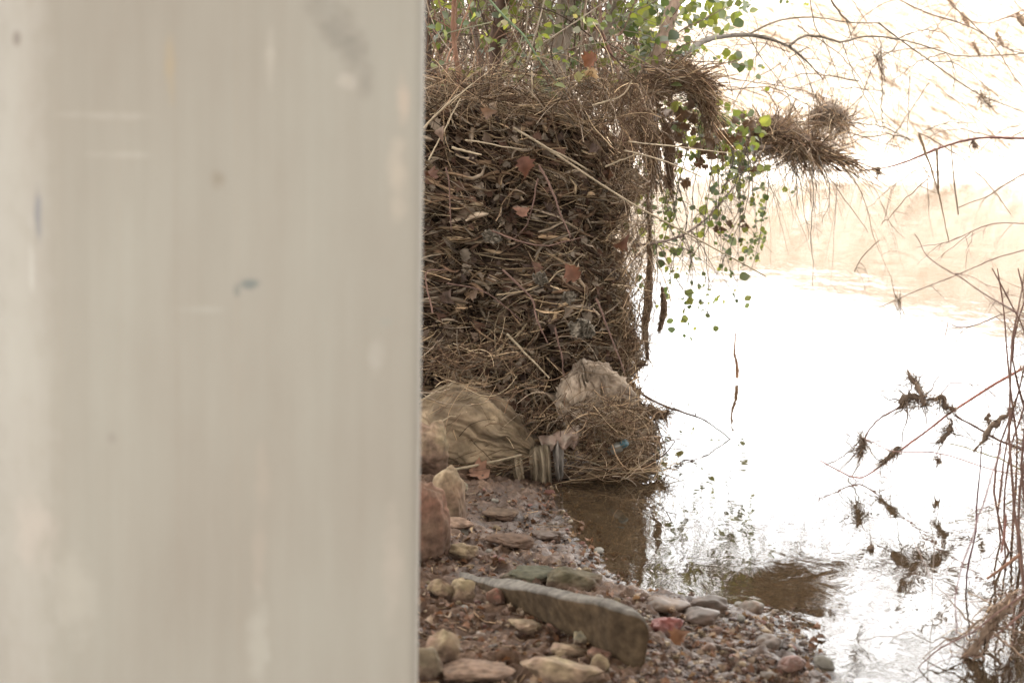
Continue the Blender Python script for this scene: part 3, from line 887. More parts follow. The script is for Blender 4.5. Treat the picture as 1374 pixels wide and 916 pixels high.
# crumpled bleached plastic higher up the heap
for (px, py, s_, lab) in [(725, 375, 0.035, 'crumpled whitish plastic scrap pressed into the middle of the heap'), (783, 443, 0.05, 'grey wrinkled plastic scrap above the right sack'),
                          (762, 400, 0.028, 'small pale plastic scrap at mid heap'), (660, 318, 0.036, 'grey bark scrap lying flat in the upper middle of the heap')]:
    g_u = np.linspace(-1, 1, 60); GU, GV = np.meshgrid(g_u, g_u)
    c = P(px, py, 6.97); o_ = rng.uniform(0, 30, 3)
    rad = 1 + 0.5 * fbm(np.stack([np.arctan2(GU, GV), 0 * GU, 0 * GU], -1) * 1.3 + o_, 2)
    q3_ = np.stack([GU * 2.2, GV * 2.2, 0 * GU], -1) + o_
    pos = np.stack([GU * rad * s_, 0.9 * s_ * fbm(q3_, 4, True), GV * rad * s_ * 0.7 + 0.5 * s_ * fbm(q3_ + 9, 3)], -1)
    pos[..., 0] += 0.4 * s_ * fbm(q3_ + 19, 3)
    ii = np.arange(3600).reshape(60, 60)
    q1 = np.stack([ii[:-1, :-1], ii[:-1, 1:], ii[1:, 1:], ii[1:, :-1]], -1).reshape(-1, 4)
    keep = (GU ** 2 + GV ** 2)[:-1, :-1].ravel() < 0.9
    Fq = q1[keep]; Vr = pos.reshape(-1, 3) + c
    C = np.array([(0.26, 0.22, 0.17)]) * (0.8 + 0.7 * fbm(q3_.reshape(-1, 3) * 1.5, 3)[:, None]).clip(0.15, 1.3)
    tag(mesh_obj('plastic_scrap', Vr, Fq, M_SACK, None, C), lab, 'scrap')
# blue cap with a pale jar under it
m, t, b = new_mat('blue_plastic'); b.inputs['Base Color'].default_value = (0.035, 0.085, 0.10, 1); b.inputs['Roughness'].default_value = 0.4
m2, t, b = new_mat('clear_grey_plastic'); b.inputs['Base Color'].default_value = (0.14, 0.13, 0.11, 1); b.inputs['Roughness'].default_value = 0.25


def lathe(prof, c, rot, seg=24):
    a = np.arange(seg) / seg * 2 * np.pi
    V = np.array([(r * math.cos(x), r * math.sin(x), z) for r, z in prof for x in a])
    V = V @ np.array(rot).T + c
    ii = np.arange(len(V)).reshape(len(prof), seg)
    return V, np.stack([ii[:-1], np.roll(ii[:-1], -1, 1), np.roll(ii[1:], -1, 1), ii[1:]], -1).reshape(-1, 4)


c = P(829, 600, 6.93)
jar = empty('plastic_bottle', c, 'small crushed bottle with a blue cap, caught in straw below the right sack', 'bottle')
rt = Matrix.Rotation(0.9, 3, 'Y') @ Matrix.Rotation(0.5, 3, 'X')
V, Fq = lathe([(0.0, -0.04), (0.019, -0.038), (0.021, -0.02), (0.018, -0.005), (0.02, 0.01), (0.011, 0.022), (0.01, 0.026)], c, rt)
mesh_obj('bottle_body', V, Fq, m2, jar)
V, Fq = lathe([(0.0125, 0.021), (0.0135, 0.023), (0.0135, 0.04), (0.011, 0.043), (0.0, 0.044)], c, rt)
mesh_obj('cap', V, Fq, m, jar)

# wisps over the right sack and foot of the heap
def loose(n, cx, cy, sx_, sy_, Y, L, r, ang0, angs, bend=0.5, K=9, p=None, yj=0.04, zfun=None):
    px = rng.normal(size=n) * sx_ + cx; py = rng.normal(size=n) * sy_ + cy
    c = P(px, py, Y + rng.normal(size=n) * yj)
    a = ang0 + rng.normal(size=n) * angs; dep = rng.normal(size=n) * 0.35
    d = nrm(np.stack([np.cos(a), dep, np.sin(a)], -1))
    nn = nrm(np.cross(d, rng.normal(size=(n, 3)) + np.array([0, 3, 0])))
    l = L * np.exp(rng.normal(size=n) * 0.4)
    t = np.linspace(-0.5, 0.5, K)
    pth = c[:, None] + d[:, None] * (l[:, None] * t)[..., None] + nn[:, None] * (l[:, None] * rng.normal(size=(n, 1)) * bend * (t ** 2 - 0.1))[..., None]
    pth += (rng.normal(size=(n, K, 3)).cumsum(1)) * (l * 0.008)[:, None, None]
    pth[..., 2] = np.maximum(pth[..., 2], -0.03)
    rr = r * np.exp(rng.normal(size=(n, 1)) * 0.3) * np.linspace(1, 0.6, K)[None]
    return strand_geo(pth, rr, rr, straw_cols(n, p) if p else straw_cols(n), 3)


parts = [loose(420, 820, 585, 30, 24, 6.97, 0.11, 0.0013, 0.2, 0.9, 1.0), loose(160, 815, 560, 20, 14, 6.93, 0.1, 0.0015, 0.1, 0.5, 1.2),
         loose(260, 850, 600, 14, 22, 7.1, 0.1, 0.0012, 0.3, 1.0, 1.0), loose(130, 790, 635, 45, 8, 6.95, 0.16, 0.0014, 0.1, 0.3, 0.4),
         loose(120, 640, 625, 40, 8, 6.85, 0.15, 0.0014, 0.1, 0.35, 0.4), loose(60, 740, 530, 25, 30, 7.02, 0.12, 0.0014, 0.8, 0.9, 0.7),
         loose(110, 630, 482, 38, 10, 7.0, 0.13, 0.0014, 0.4, 0.5, 1.2), loose(25, 700, 560, 40, 40, 6.85, 0.14, 0.0012, 0.4, 1, 1.0),
         loose(300, 848, 430, 8, 70, 7.35, 0.12, 0.0011, 1.4, 0.6, 0.6), loose(340, 846, 280, 12, 70, 7.35, 0.13, 0.0011, 0.6, 0.9, 0.6),
         loose(260, 640, 120, 60, 16, 7.2, 0.17, 0.0013, 0.5, 0.8, 0.6, p=(.15, .15, .15, .2, .2, .15, .04)), loose(260, 770, 122, 50, 18, 7.25, 0.17, 0.0013, 2.5, 0.8, 0.8, p=(.12, .15, .15, .2, .2, .15, .03)), loose(220, 828, 140, 18, 26, 7.25, 0.15, 0.0012, 1.6, 0.9, 0.8)]
parts += [loose(22, 628, 560, 42, 28, 6.76, 0.13, 0.0013, 0.3, 0.8, 0.8), loose(150, 812, 560, 24, 12, 6.86, 0.1, 0.0013, 0.2, 0.7, 1.0), loose(40, 625, 520, 35, 8, 6.8, 0.12, 0.0013, 0.3, 0.5, 0.8)]
V, Fq, C = join(parts)
tag(mesh_obj('loose_straw', V, Fq, M_STRAW, heap, C), kind='stuff')
# hanging wrapped root at the right edge of the heap
def tangle(name, parent, tr_, Y, wid, n, L, r, label=None, cat=None, along=0.8, p=None, droop=0.0, group=None, kind=None, light=1.35):
    """straw and twigs wrapped along a traced axis"""
    ax_ = px_path(tr_, Y, 30)
    f = rng.uniform(0, 28.9, n); i = f.astype(int)
    base = ax_[i] + (ax_[i + 1] - ax_[i]) * (f - i)[:, None]
    td = nrm(ax_[i + 1] - ax_[i])
    w = np.interp(f / 29, np.linspace(0, 1, len(wid)), wid)
    base = base + nrm(rng.normal(size=(n, 3))) * (w * rng.random(n) ** 0.6)[:, None]
    d = nrm(td * along * np.sign(rng.normal(size=(n, 1))) + nrm(rng.normal(size=(n, 3))) * (1 - along + 0.25))
    l = L * np.exp(rng.normal(size=n) * 0.4)
    K = 8; t = np.linspace(-0.5, 0.5, K)
    pth = base[:, None] + d[:, None] * (l[:, None] * t)[..., None] + rng.normal(size=(n, 1, 3)) * (l[:, None] * 0.35 * (t ** 2 - 0.08))[..., None]
    pth[..., 2] -= droop * l[:, None] * (t + 0.5)[None] ** 2
    rr = r * np.exp(rng.normal(size=(n, 1)) * 0.35) * np.linspace(1, 0.5, K)[None]
    o = strands(name, pth, rr, (straw_cols(n, p) if p else straw_cols(n)) * light, M_STRAW, parent)
    if kind: o['kind'] = kind
    return o
DARKP = (0.05, 0.08, 0.15, 0.17, 0.3, 0.25, 0.0)


def clump(tr_, Y, wid, n, L, r, label, name='debris_clump', along=0.7, p=None, droop=0.2, core=True, core_col=(0.11, 0.075, 0.05), group=None, cat='debris clump'):
    """a wad of straw caught on a branch: Empty > wad, straw"""
    pts = [P(t[0], t[1], Y) for t in tr_]
    root_ = empty(name, pts[0], label, cat, group)
    if core:
        ax_ = px_path(tr_, Y, 30)
        w = np.interp(np.linspace(0, 1, 30), np.linspace(0, 1, len(wid)), wid)
        V, q, C = strand_geo(ax_[None], w[None] * 0.7, w[None] * 0.7, [core_col], 20)
        V = V + 0.3 * max(wid) * fbm(V / max(wid) * 1.2, 3)[:, None] * np.array([1, 1, 1])
        mesh_obj('wad', V, q, M_CORE, root_, C)
    tangle('straw', root_, tr_, Y, wid, n, L, r, along=along, p=p, droop=droop, kind='stuff')
    return root_


clump([(868, 250), (872, 320), (870, 400), (866, 440), (869, 482)], 8.05, (0.006, 0.012, 0.026, 0.02, 0.008), 260, 0.09, 0.0013, 'narrow wad of matted straw hanging down the right flank of the heap', along=0.85, p=DARKP)
clump([(888, 385), (891, 415), (884, 445)], 8.1, (0.008, 0.022, 0.010), 60, 0.05, 0.0013, 'small dark wad hanging just right of the heap flank', along=0.85, p=DARKP)
clump([(868, 548), (885, 556), (897, 552)], 7.5, (0.03, 0.03, 0.01), 120, 0.07, 0.0013, 'brown wad of litter at the root of the bent twig touching the water', along=0.6, p=DARKP)
clump([(850, 118), (880, 108), (915, 100), (945, 108)], 8.1, (0.05, 0.055, 0.055, 0.04), 800, 0.16, 0.0017, 'saddle of matted straw draped over the leafy limb right of the heap', along=0.8)
clump([(915, 100), (945, 125), (955, 150)], 8.2, (0.05, 0.05, 0.02), 350, 0.14, 0.0016, 'fringe of straw drooping off the end of the straw saddle', along=0.7, droop=0.5)
clump([(862, 150), (872, 190), (878, 235)], 7.9, (0.045, 0.05, 0.02), 380, 0.13, 0.0015, 'brown curtain of straw hanging below the straw saddle beside the heap', along=0.85, p=DARKP, droop=0.3)
clump([(893, 165), (898, 200), (900, 255)], 8.3, (0.02, 0.035, 0.012), 170, 0.12, 0.0014, 'narrow straw curtain hanging among the ivy leaves', along=0.85, p=DARKP)
clump([(1012, 180), (1040, 170), (1075, 190), (1102, 205)], 9.5, (0.05, 0.075, 0.07, 0.03), 900, 0.22, 0.0017, 'largest wad of straw caught on the branch end over the river', along=0.6, droop=0.35, core_col=(0.14, 0.10, 0.075), p=(.14, .2, .22, .2, .14, .08, .02))
clump([(1030, 196), (1075, 198), (1115, 205), (1137, 214)], 9.5, (0.03, 0.035, 0.02, 0.01), 260, 0.24, 0.0019, 'long straws lying along the underside of the largest wad', along=0.9, droop=0.2, core=False)
clump([(1092, 158), (1112, 150), (1135, 160)], 9.6, (0.05, 0.065, 0.04), 420, 0.15, 0.0014, 'round nest-like wad of straw above the branch end over the river', along=0.4, droop=0.5, core_col=(0.15, 0.115, 0.09), p=(.12, .18, .2, .25, .15, .08, .02))
clump([(1168, 84), (1178, 76), (1183, 92), (1184, 112)], 9.8, (0.008, 0.014, 0.014, 0.008), 50, 0.10, 0.0012, 'hook-shaped wisp of dry stalks hanging high over the river', along=0.9, core=False, p=DARKP)
clump([(1314, 126), (1322, 134), (1330, 142)], 9.5, (0.014, 0.022, 0.012), 60, 0.10, 0.0012, 'spidery wisp of roots caught on the thin branch at upper right', along=0.5, core=False, p=DARKP)
for px, py, s_, lab in [(1295, 26, .02, 'dark seed tuft near the top edge right of centre'), (1341, 52, .016, 'dark tuft on a twig near the upper right corner'), (1310, 66, .016, 'slanting brown tuft below the upper branches'),
                        (1276, 2, .018, 'brown tuft cut by the top edge'), (1370, 26, .03, 'large blurred tuft at the right edge near the top')]:
    clump([(px - 5, py - 9), (px, py), (px + 5, py + 9)], 11.5, (s_ * .6, s_, s_ * .5), 40, 0.05, 0.0016, lab, name='seed_tuft', along=0.6, p=DARKP, cat='tuft')

# ---- twigs and branches
BR = (0.13, 0.095, 0.075)
RED = (0.24, 0.11, 0.085)
GREY = (0.12, 0.10, 0.08)
ground = lambda x, y: float(ground_z(np.array([x]), np.array([y]))[0])

# leafy tree whose limbs reach over the water
x0, y0 = 0.15, 8.6
tree = empty('ivy_clad_tree', (x0, y0, ground(x0, y0)), 'leafy ivy-hung tree reaching its limbs from behind the heap over the river', 'tree')
r_ = 0.03
trunk = [np.array([x0, y0, ground(x0, y0) - 0.1]), np.array([x0 + 0.12, 8.4, 0.5]), P(848, 175, 8.2), P(872, 118, 8.1), P(884, 70, 8.15), P(905, 0, 8.3), P(925, -80, 8.4), P(960, -300, 8.6)]
branch_mesh('trunk', [(resample(trunk, KB), 0.05, 0.012)], M_BARK, tree, (0.17, 0.12, 0.09), 22, 0.5, 2, 0.003, sides=9)
limb = px_path([(868, 122, 8.1), (905, 88, 8.3), (939, 58, 8.8), (970, 49, 9.2), (1005, 47, 9.5), (1031, 52, 9.6), (1059, 63, 9.7), (1081, 81, 9.8), (1105, 107, 9.9)], 9)
branch_mesh('limb', [(limb, 0.017, 0.0025)], M_BARK, tree, GREY, 14, 0.3, 2, 0.0018, 0.4, sides=8)
limb2 = px_path([(1059, 62, 9.7), (1079, 48, 9.75), (1105, 50, 9.8), (1129, 57, 9.8), (1153, 50, 9.9), (1179, 49, 9.9), (1206, 53, 10), (1232, 59, 10), (1267, 70, 10), (1293, 76, 10), (1374, 72, 10.1), (1460, 60, 10.2)], 9)
branch_mesh('branch', [(limb2, 0.007, 0.0025)], M_BARK, tree, (0.16, 0.13, 0.10), 16, 0.35, 1, 0.0014, 0.5)
limb3 = px_path([(1005, 46, 9.5), (1035, 31, 9.5), (1066, 24, 9.6), (1101, 24, 9.6), (1136, 30, 9.7), (1179, 31, 9.7)], 9)
branch_mesh('branch', [(limb3, 0.0055, 0.003)], M_BARK, tree, (0.16, 0.13, 0.10), 8, 0.3, 1, 0.0013, 0.5)
limb4 = px_path([(1179, 31, 9.7), (1206, 52, 9.8), (1249, 83, 9.9), (1293, 114, 9.9), (1319, 129, 10), (1374, 151, 10), (1420, 170, 10)], 9)
branch_mesh('branch', [(limb4, 0.0045, 0.002)], M_BARK, tree, (0.16, 0.13, 0.10), 10, 0.3, 1, 0.0012, 0.4)
limb5 = px_path([(870, 165, 8.2), (905, 150, 8.5), (950, 170, 9.0), (985, 190, 9.2), (1020, 198, 9.4), (1060, 195, 9.5), (1102, 200, 9.5), (1135, 212, 9.5)], 9)
branch_mesh('limb', [(limb5, 0.018, 0.005)], M_BARK, tree, (0.13, 0.10, 0.08), 26, 0.4, 2, 0.0016, 0.9, sides=8)
limb6 = px_path([(1114, 205, 9.5), (1140, 235, 9.5), (1153, 253, 9.5), (1165, 285, 9.5), (1173, 320, 9.5), (1201, 384, 9.5)], 9)
branch_mesh('branch', [(limb6, 0.0035, 0.001)], M_BARK, tree, (0.20, 0.15, 0.11), 9, 0.18, 1, 0.001, 0.5)
limb7 = px_path([(850, 330, 7.7), (905, 320, 8.2), (940, 300, 8.6), (965, 275, 8.8), (985, 250, 9), (1000, 225, 9.2)], 9)
branch_mesh('branch', [(limb7, 0.006, 0.003)], M_BARK, tree, (0.14, 0.10, 0.075), 12, 0.22, 2, 0.0014, 0.6)
limb8 = px_path([(860, 100, 8.1), (880, 60, 8.3), (896, 35, 8.4), (930, 0, 8.6), (970, -40, 8.8)], 9)
branch_mesh('branch', [(limb8, 0.007, 0.003)], M_BARK, tree, (0.17, 0.12, 0.09), 16, 0.3, 2, 0.0015, 0.3)

GREENS = np.array([(0.105, 0.12, 0.038), (0.15, 0.16, 0.042), (0.06, 0.08, 0.032), (0.19, 0.19, 0.055), (0.10, 0.115, 0.065)])


def leaves_px(cl, Y, tpl, size, up=(0, -0.5, 0.6), tilt=0.9):
    """cl: (px,py,rx,ry,n) clusters"""
    pos, sz = [], []
    for (cx, cy, rx, ry, n, s_) in cl:
        a = rng.normal(size=(n, 2)).clip(-1.8, 1.8) * 0.6
        y = rng.uniform(*Y, n)
        pos.append(P(cx + a[:, 0] * rx, cy + a[:, 1] * ry, y)); sz.append(np.full(n, s_) * rng.uniform(0.65, 1.25, n))
    pos = np.concatenate(pos); sz = np.concatenate(sz) * size; n = len(pos)
    g = GREENS[rng.integers(0, 5, n)] * rng.uniform(0.7, 1.25, (n, 1))
    return leaf_geo(tpl, pos, rand_rot(n, up, tilt), sz, g), pos


crown = [(862, 18, 24, 22, 34, 1), (885, 45, 26, 22, 34, 1), (905, 15, 25, 18, 30, 1), (935, 18, 24, 18, 26, 1), (975, 14, 28, 16, 20, 1.25), (1000, 8, 10, 8, 4, 1), (862, 80, 22, 18, 24, 1),
         (893, 72, 18, 16, 16, 1), (925, 68, 14, 12, 12, 1.1), (962, 36, 16, 12, 8, 1), (850, 110, 16, 14, 10, 1), (1070, 15, 30, 18, 4, .5)]
crown = [(a_, b_, c_, d_, int(n_ * 1.6), s_) for a_, b_, c_, d_, n_, s_ in crown]
(l1, p1) = leaves_px(crown, (8.0, 8.9), LEAF_ROUND, 0.041)
ivy = [(975, 82, 10, 6, 5, .9), (993, 82, 9, 9, 6, 1), (1004, 175, 18, 18, 16, 1.35), (985, 165, 16, 16, 18, 1), (960, 158, 18, 14, 18, 1), (935, 150, 16, 14, 12, .9), (915, 180, 22, 22, 18, .85), (955, 195, 24, 16, 26, .9),
       (985, 205, 16, 12, 14, 1), (880, 150, 16, 16, 14, .8), (925, 215, 20, 16, 12, .8), (985, 235, 12, 10, 8, .8), (1018, 225, 12, 12, 8, .8), (900, 210, 14, 20, 10, .7), (1025, 260, 8, 14, 8, .7), (1022, 290, 8, 14, 12, .6),
       (1018, 318, 8, 12, 12, .6), (1022, 330, 6, 10, 8, .5), (945, 385, 8, 14, 6, .5), (1012, 345, 8, 14, 6, .5), (890, 392, 6, 6, 4, .9), (925, 455, 7, 25, 6, .45), (955, 402, 18, 12, 6, .5), (880, 290, 14, 20, 12, .6), (862, 270, 8, 20, 8, .7),
       (1056, 255, 12, 5, 4, .7), (1000, 400, 5, 6, 2, .8), (898, 300, 16, 26, 9, .6), (940, 300, 16, 12, 6, .6), (1025, 120, 12, 20, 3, .7), (1020, 95, 16, 8, 3, .6), (965, 75, 10, 5, 3, .8)]
ivy += [(925, 175, 45, 35, 60, .7), (975, 190, 40, 25, 50, .75), (900, 130, 30, 30, 30, .7), (870, 200, 18, 40, 20, .6)]
(l2, p2) = leaves_px(ivy, (8.7, 9.5), LEAF_ROUND, 0.041, up=(0, -0.9, 0.3))
V, Fq, C = join([l1, l2])
mesh_obj('foliage', V, Fq, M_LEAF, tree, C)
# hanging ivy stems
vines = [[(1022, 205), (1030, 240), (1024, 290), (1018, 335), (1005, 365)], [(985, 205), (978, 240), (965, 280), (958, 330)], [(940, 220), (932, 270), (925, 340), (918, 400)], [(955, 215), (948, 300), (952, 372), (940, 420)],
         [(1090, 215), (1092, 290), (1090, 384)], [(1100, 210), (1110, 250), (1103, 300)], [(1070, 210), (1068, 240), (1072, 282)], [(880, 240), (876, 300), (882, 380)], [(912, 330), (914, 360), (910, 410)],
         [(1085, -20), (1095, 30), (1109, 57), (1129, 118)], [(1130, 55), (1145, 100), (1165, 140), (1185, 180)], [(1136, 28), (1150, 70), (1175, 110)], [(1250, 83), (1290, 90), (1340, 130)], [(1179, 50), (1182, 80)],
         [(1271, 72), (1277, 95), (1280, 122)], [(1206, 52), (1240, 43), (1275, 52), (1300, 72)], [(1222, 100), (1221, 140), (1219, 175)], [(1140, 165), (1190, 170), (1222, 190)], [(1130, 118), (1170, 121), (1190, 130)],
         [(1060, 60), (1080, 90), (1090, 130), (1112, 148)], [(1005, 47), (1030, 90), (1060, 130), (1062, 165)], [(1240, 175), (1270, 168), (1310, 165)], [(1060, 220), (1075, 250), (1085, 320)], [(1183, 115), (1186, 150), (1187, 170)]]
for k in range(34):
    xa_ = rng.uniform(858, 1010); ya_ = rng.uniform(150, 230); ln = 45 + 190 * rng.random() ** 2
    if k < 9: xa_, ya_, ln = (885, 903, 925, 944, 960, 985, 1003, 1015, 872)[k], 190, (230, 240, 215, 250, 190, 150, 130, 170, 250)[k]
    vines.append([(xa_, ya_), (xa_ + rng.normal() * 10, ya_ + ln * .35), (xa_ + rng.normal() * 16, ya_ + ln * .7), (xa_ + rng.normal() * 20, ya_ + ln)])
pth = np.array([px_path(v_, rng.uniform(8.2, 9.2), wob=0.003) for v_ in vines])
vp = pth[len(vines) - 34:]
NL = 430
k_ = np.where(rng.random(NL) < 0.6, rng.integers(0, 9, NL), rng.integers(0, 34, NL)); j_ = rng.integers(3, KB, NL)
vl = leaf_geo(LEAF_ROUND, vp[k_, j_] + rng.normal(size=(NL, 3)) * 0.012, rand_rot(NL, (0, -0.8, 0.3), 0.9), 0.02 * np.exp(rng.normal(size=NL) * 0.4), GREENS[rng.integers(0, 5, NL)] * rng.uniform(0.6, 1.2, (NL, 1)))
mesh_obj('vine_leaves', vl[0], vl[1], M_LEAF, tree, vl[2])
extra = []
for v_ in pth: extra += twigs_on(v_, 7, 0.11, 0.3, 1.0)
pth = np.concatenate([pth, np.array(extra)])
rr = np.concatenate([np.full(len(vines), 0.0018), np.full(len(extra), 0.0009)])[:, None] * np.linspace(1, 0.5, KB)[None]
ft = []
for k in range(46):
    xa_, ya_ = rng.uniform(960, 1400), rng.uniform(-40, 260) - 40 * (k % 2); sg = rng.choice([-1, 1]); ln = rng.uniform(60, 190); a_ = rng.uniform(-0.5, 1.1)
    yy = rng.uniform(9.4, 11.2); cv = rng.uniform(0.1, 0.5) * ln
    ft.append(px_path([(xa_, ya_), (xa_ + sg * ln * .4 * math.cos(a_), ya_ + ln * .4 * math.sin(a_) - cv * .3), (xa_ + sg * ln * .75 * math.cos(a_), ya_ + ln * .75 * math.sin(a_) - cv * .1), (xa_ + sg * ln * math.cos(a_), ya_ + ln * math.sin(a_) + cv * .3)], yy, wob=0.004))
ft = np.array(ft); ft2 = []
for v_ in ft: ft2 += twigs_on(v_, 4, 0.16, 0.4, 1.0)
ft = np.concatenate([ft, np.array(ft2)])
o = strands('fine_twigs', ft, np.concatenate([np.full(46, 0.0034), np.full(len(ft2), 0.0018)])[:, None] * np.linspace(1, 0.5, KB)[None], np.array([(0.17, 0.125, 0.095)]) * rng.uniform(0.6, 1.2, (len(ft), 1)), M_BARK, tree, sides=4)
o['kind'] = 'stuff'
strands('hanging_stems', pth, rr * 1.25, np.array([GREY]) * rng.uniform(0.6, 1.1, (len(pth), 1)), M_BARK, tree, sides=4)['kind'] = 'stuff'
tw_ = []
for v_ in (limb5, limb7, limb[:KB]): tw_ += twigs_on(v_, 34, 0.26, 0.9, 1.3, t0=0.0, t1=0.75)
tw_ = np.array(tw_)
strands('ivy_twigs', tw_, np.linspace(0.002, 0.0008, KB)[None], np.array([(0.10, 0.075, 0.055)]) * rng.uniform(0.6, 1.6, (len(tw_), 1)), M_BARK, tree, sides=4)['kind'] = 'stuff'
# dead leaves and stalks hanging in the ivy
(l3, _) = leaves_px([(924, 243, 4, 5, 2, 1), (890, 246, 4, 6, 2, .9), (966, 305, 10, 8, 4, .6), (900, 150, 40, 50, 50, .7), (960, 190, 50, 30, 50, .7), (945, 200, 14, 20, 8, .8), (875, 235, 6, 10, 4, .7), (914, 160, 20, 20, 10, .8), (1000, 300, 6, 30, 3, .5)], (8.0, 9.0), LEAF_DEAD, 0.06, up=(0, -1, 0))
V, Fq, C = l3
mesh_obj('withered_leaves', V, Fq, M_DEAD, tree, np.tile((0.09, 0.062, 0.042), (len(V), 1)))
for tr_, r0, lab in [([(949, 140), (948, 170), (945, 200)], 0.006, 'broad dry blade hanging in the ivy below the straw fringe'), ([(987, 225), (975, 245), (965, 262)], 0.005, 'dry blade slanting down left under the ivy branch'),
                     ([(984, 245), (980, 280), (975, 306)], 0.005, 'dry blade hanging straight under the ivy branch'), ([(1060, 222), (1072, 240), (1078, 256)], 0.0045, 'green-brown blade hanging below the largest straw wad'),
                     ([(1001, 210), (1003, 240), (1005, 255)], 0.007, 'broad tan blade hanging beneath the ivy leaves'), ([(897, 222), (900, 250), (903, 272)], 0.009, 'pale broad blade hanging left of the ivy')]:
    p = px_path(tr_, 9.2)
    w_ = r0 * np.sin(np.linspace(0.35, 3.05, KB))[None]
    tag(strands('hanging_reed_blade', p[None], w_, [(0.25, 0.19, 0.12)], M_STRAW, rb=w_ * 0.15, sides=4), lab, 'reed blade', 'dry blades hanging from the ivy branch')

# stems and trunks rising behind the heap
def stem(name, tr_, Y, r0, r1, col, label, ntw=12, L=0.35, leaves=0, cat='tree', sub=2, droop=0.0, lsz=0.05, tpl=LEAF_OVAL, tw=0.0016):
    Ym = Y
    top_ = P(tr_[0][0], tr_[0][1], Y); bot = P(tr_[-1][0], tr_[-1][1], Y)
    up_ = top_ + (top_ - P(tr_[1][0], tr_[1][1], Y)) * 2.2
    bx = bot[0]
    base_ = np.array([bx, Y, max(ground(bx, Y), -0.3)])
    root_ = empty(name, base_, label, cat)
    pts = [base_ + [0, 0, -0.05], 0.5 * (base_ + bot) + [0.02, 0, 0]] + [P(a, b_, Y) for a, b_ in tr_[::-1]] + [up_]
    p = resample(pts, KB)
    branch_mesh('trunk', [(p, r0, r1)], M_BARK, root_, col, 0, sides=9)
    tws = twigs_on(p, ntw, L, droop, 1.1, t0=0.55)
    allp, rr = list(tws), [np.linspace(tw * 1.6, tw * 0.7, KB)] * len(tws)
    for q in tws:
        s2 = twigs_on(q, sub, L * 0.5, droop, 1.0)
        allp += s2; rr += [np.linspace(tw, tw * 0.4, KB)] * len(s2)
    allp = np.array(allp)
    strands('twigs', allp, np.array(rr), np.array([col]) * rng.uniform(0.7, 1.3, (len(allp), 1)), M_BARK, root_, sides=4)
    if leaves:
        k = rng.integers(0, len(allp), leaves); j = rng.integers(4, KB, leaves)
        pos = allp[k, j]
        g = GREENS[rng.integers(0, 5, leaves)] * rng.uniform(0.7, 1.3, (leaves, 1))
        V, Fq, C = leaf_geo(tpl, pos, rand_rot(leaves, (0, -0.4, 0.7), 0.9), rng.uniform(0.6, 1.3, leaves) * lsz, g)
        mesh_obj('foliage', V, Fq, M_LEAF, root_, C)
    return root_


stem('slender_tree', [(610, -10), (608, 39), (612, 79), (617, 122)], 7.4, 0.0105, 0.009, (0.25, 0.14, 0.095), 'straight reddish brown sapling stem standing in the heap top near the pillar', 12, 0.3, 16)
stem('dark_tree', [(676, -10), (668, 45), (664, 95)], 7.95, 0.030, 0.024, (0.10, 0.065, 0.048), 'dark brown tree trunk behind the heap, left of the grey trunk', 26, 0.5, 90)
stem('grey_tree', [(762, -10), (754, 50), (748, 105)], 7.95, 0.045, 0.032, (0.20, 0.165, 0.13), 'grey tree trunk behind the middle of the heap top, thickest of the trunks', 26, 0.5, 120)
stem('leaning_tree', [(834, -10), (815, 35), (790, 80)], 8.0, 0.02, 0.015, (0.23, 0.19, 0.15), 'grey leaning trunk behind the right side of the heap top', 20, 0.5, 130)
stem('half_hidden_tree', [(571, 20), (571, 70), (572, 130)], 8.2, 0.03, 0.02, (0.08, 0.055, 0.045), 'dark trunk half hidden by the edge of the pillar', 22, 0.45, 40)  # trunk given a very dark brown bark colour
stem('thin_sapling', [(803, -10), (810, 50), (833, 123)], 7.9, 0.006, 0.005, (0.20, 0.11, 0.085), 'thin purplish brown sapling curving behind the heap shoulder', 12, 0.3, 30)
stem('bright_sapling', [(700, -10), (688, 40), (672, 95)], 8.0, 0.006, 0.004, (0.34, 0.27, 0.20), 'thin pale sapling leaning left of the heap centre', 12, 0.3, 20)
stem('twin_sapling', [(640, -10), (638, 40), (645, 100)], 8.4, 0.012, 0.008, (0.20, 0.15, 0.12), 'brown sapling right beside the reddish stem', 18, 0.4, 60)
stem('mossy_sapling', [(722, -10), (735, 50), (728, 100)], 8.5, 0.014, 0.01, (0.19, 0.16, 0.10), 'olive brown sapling between the dark and grey trunks', 22, 0.5, 90)

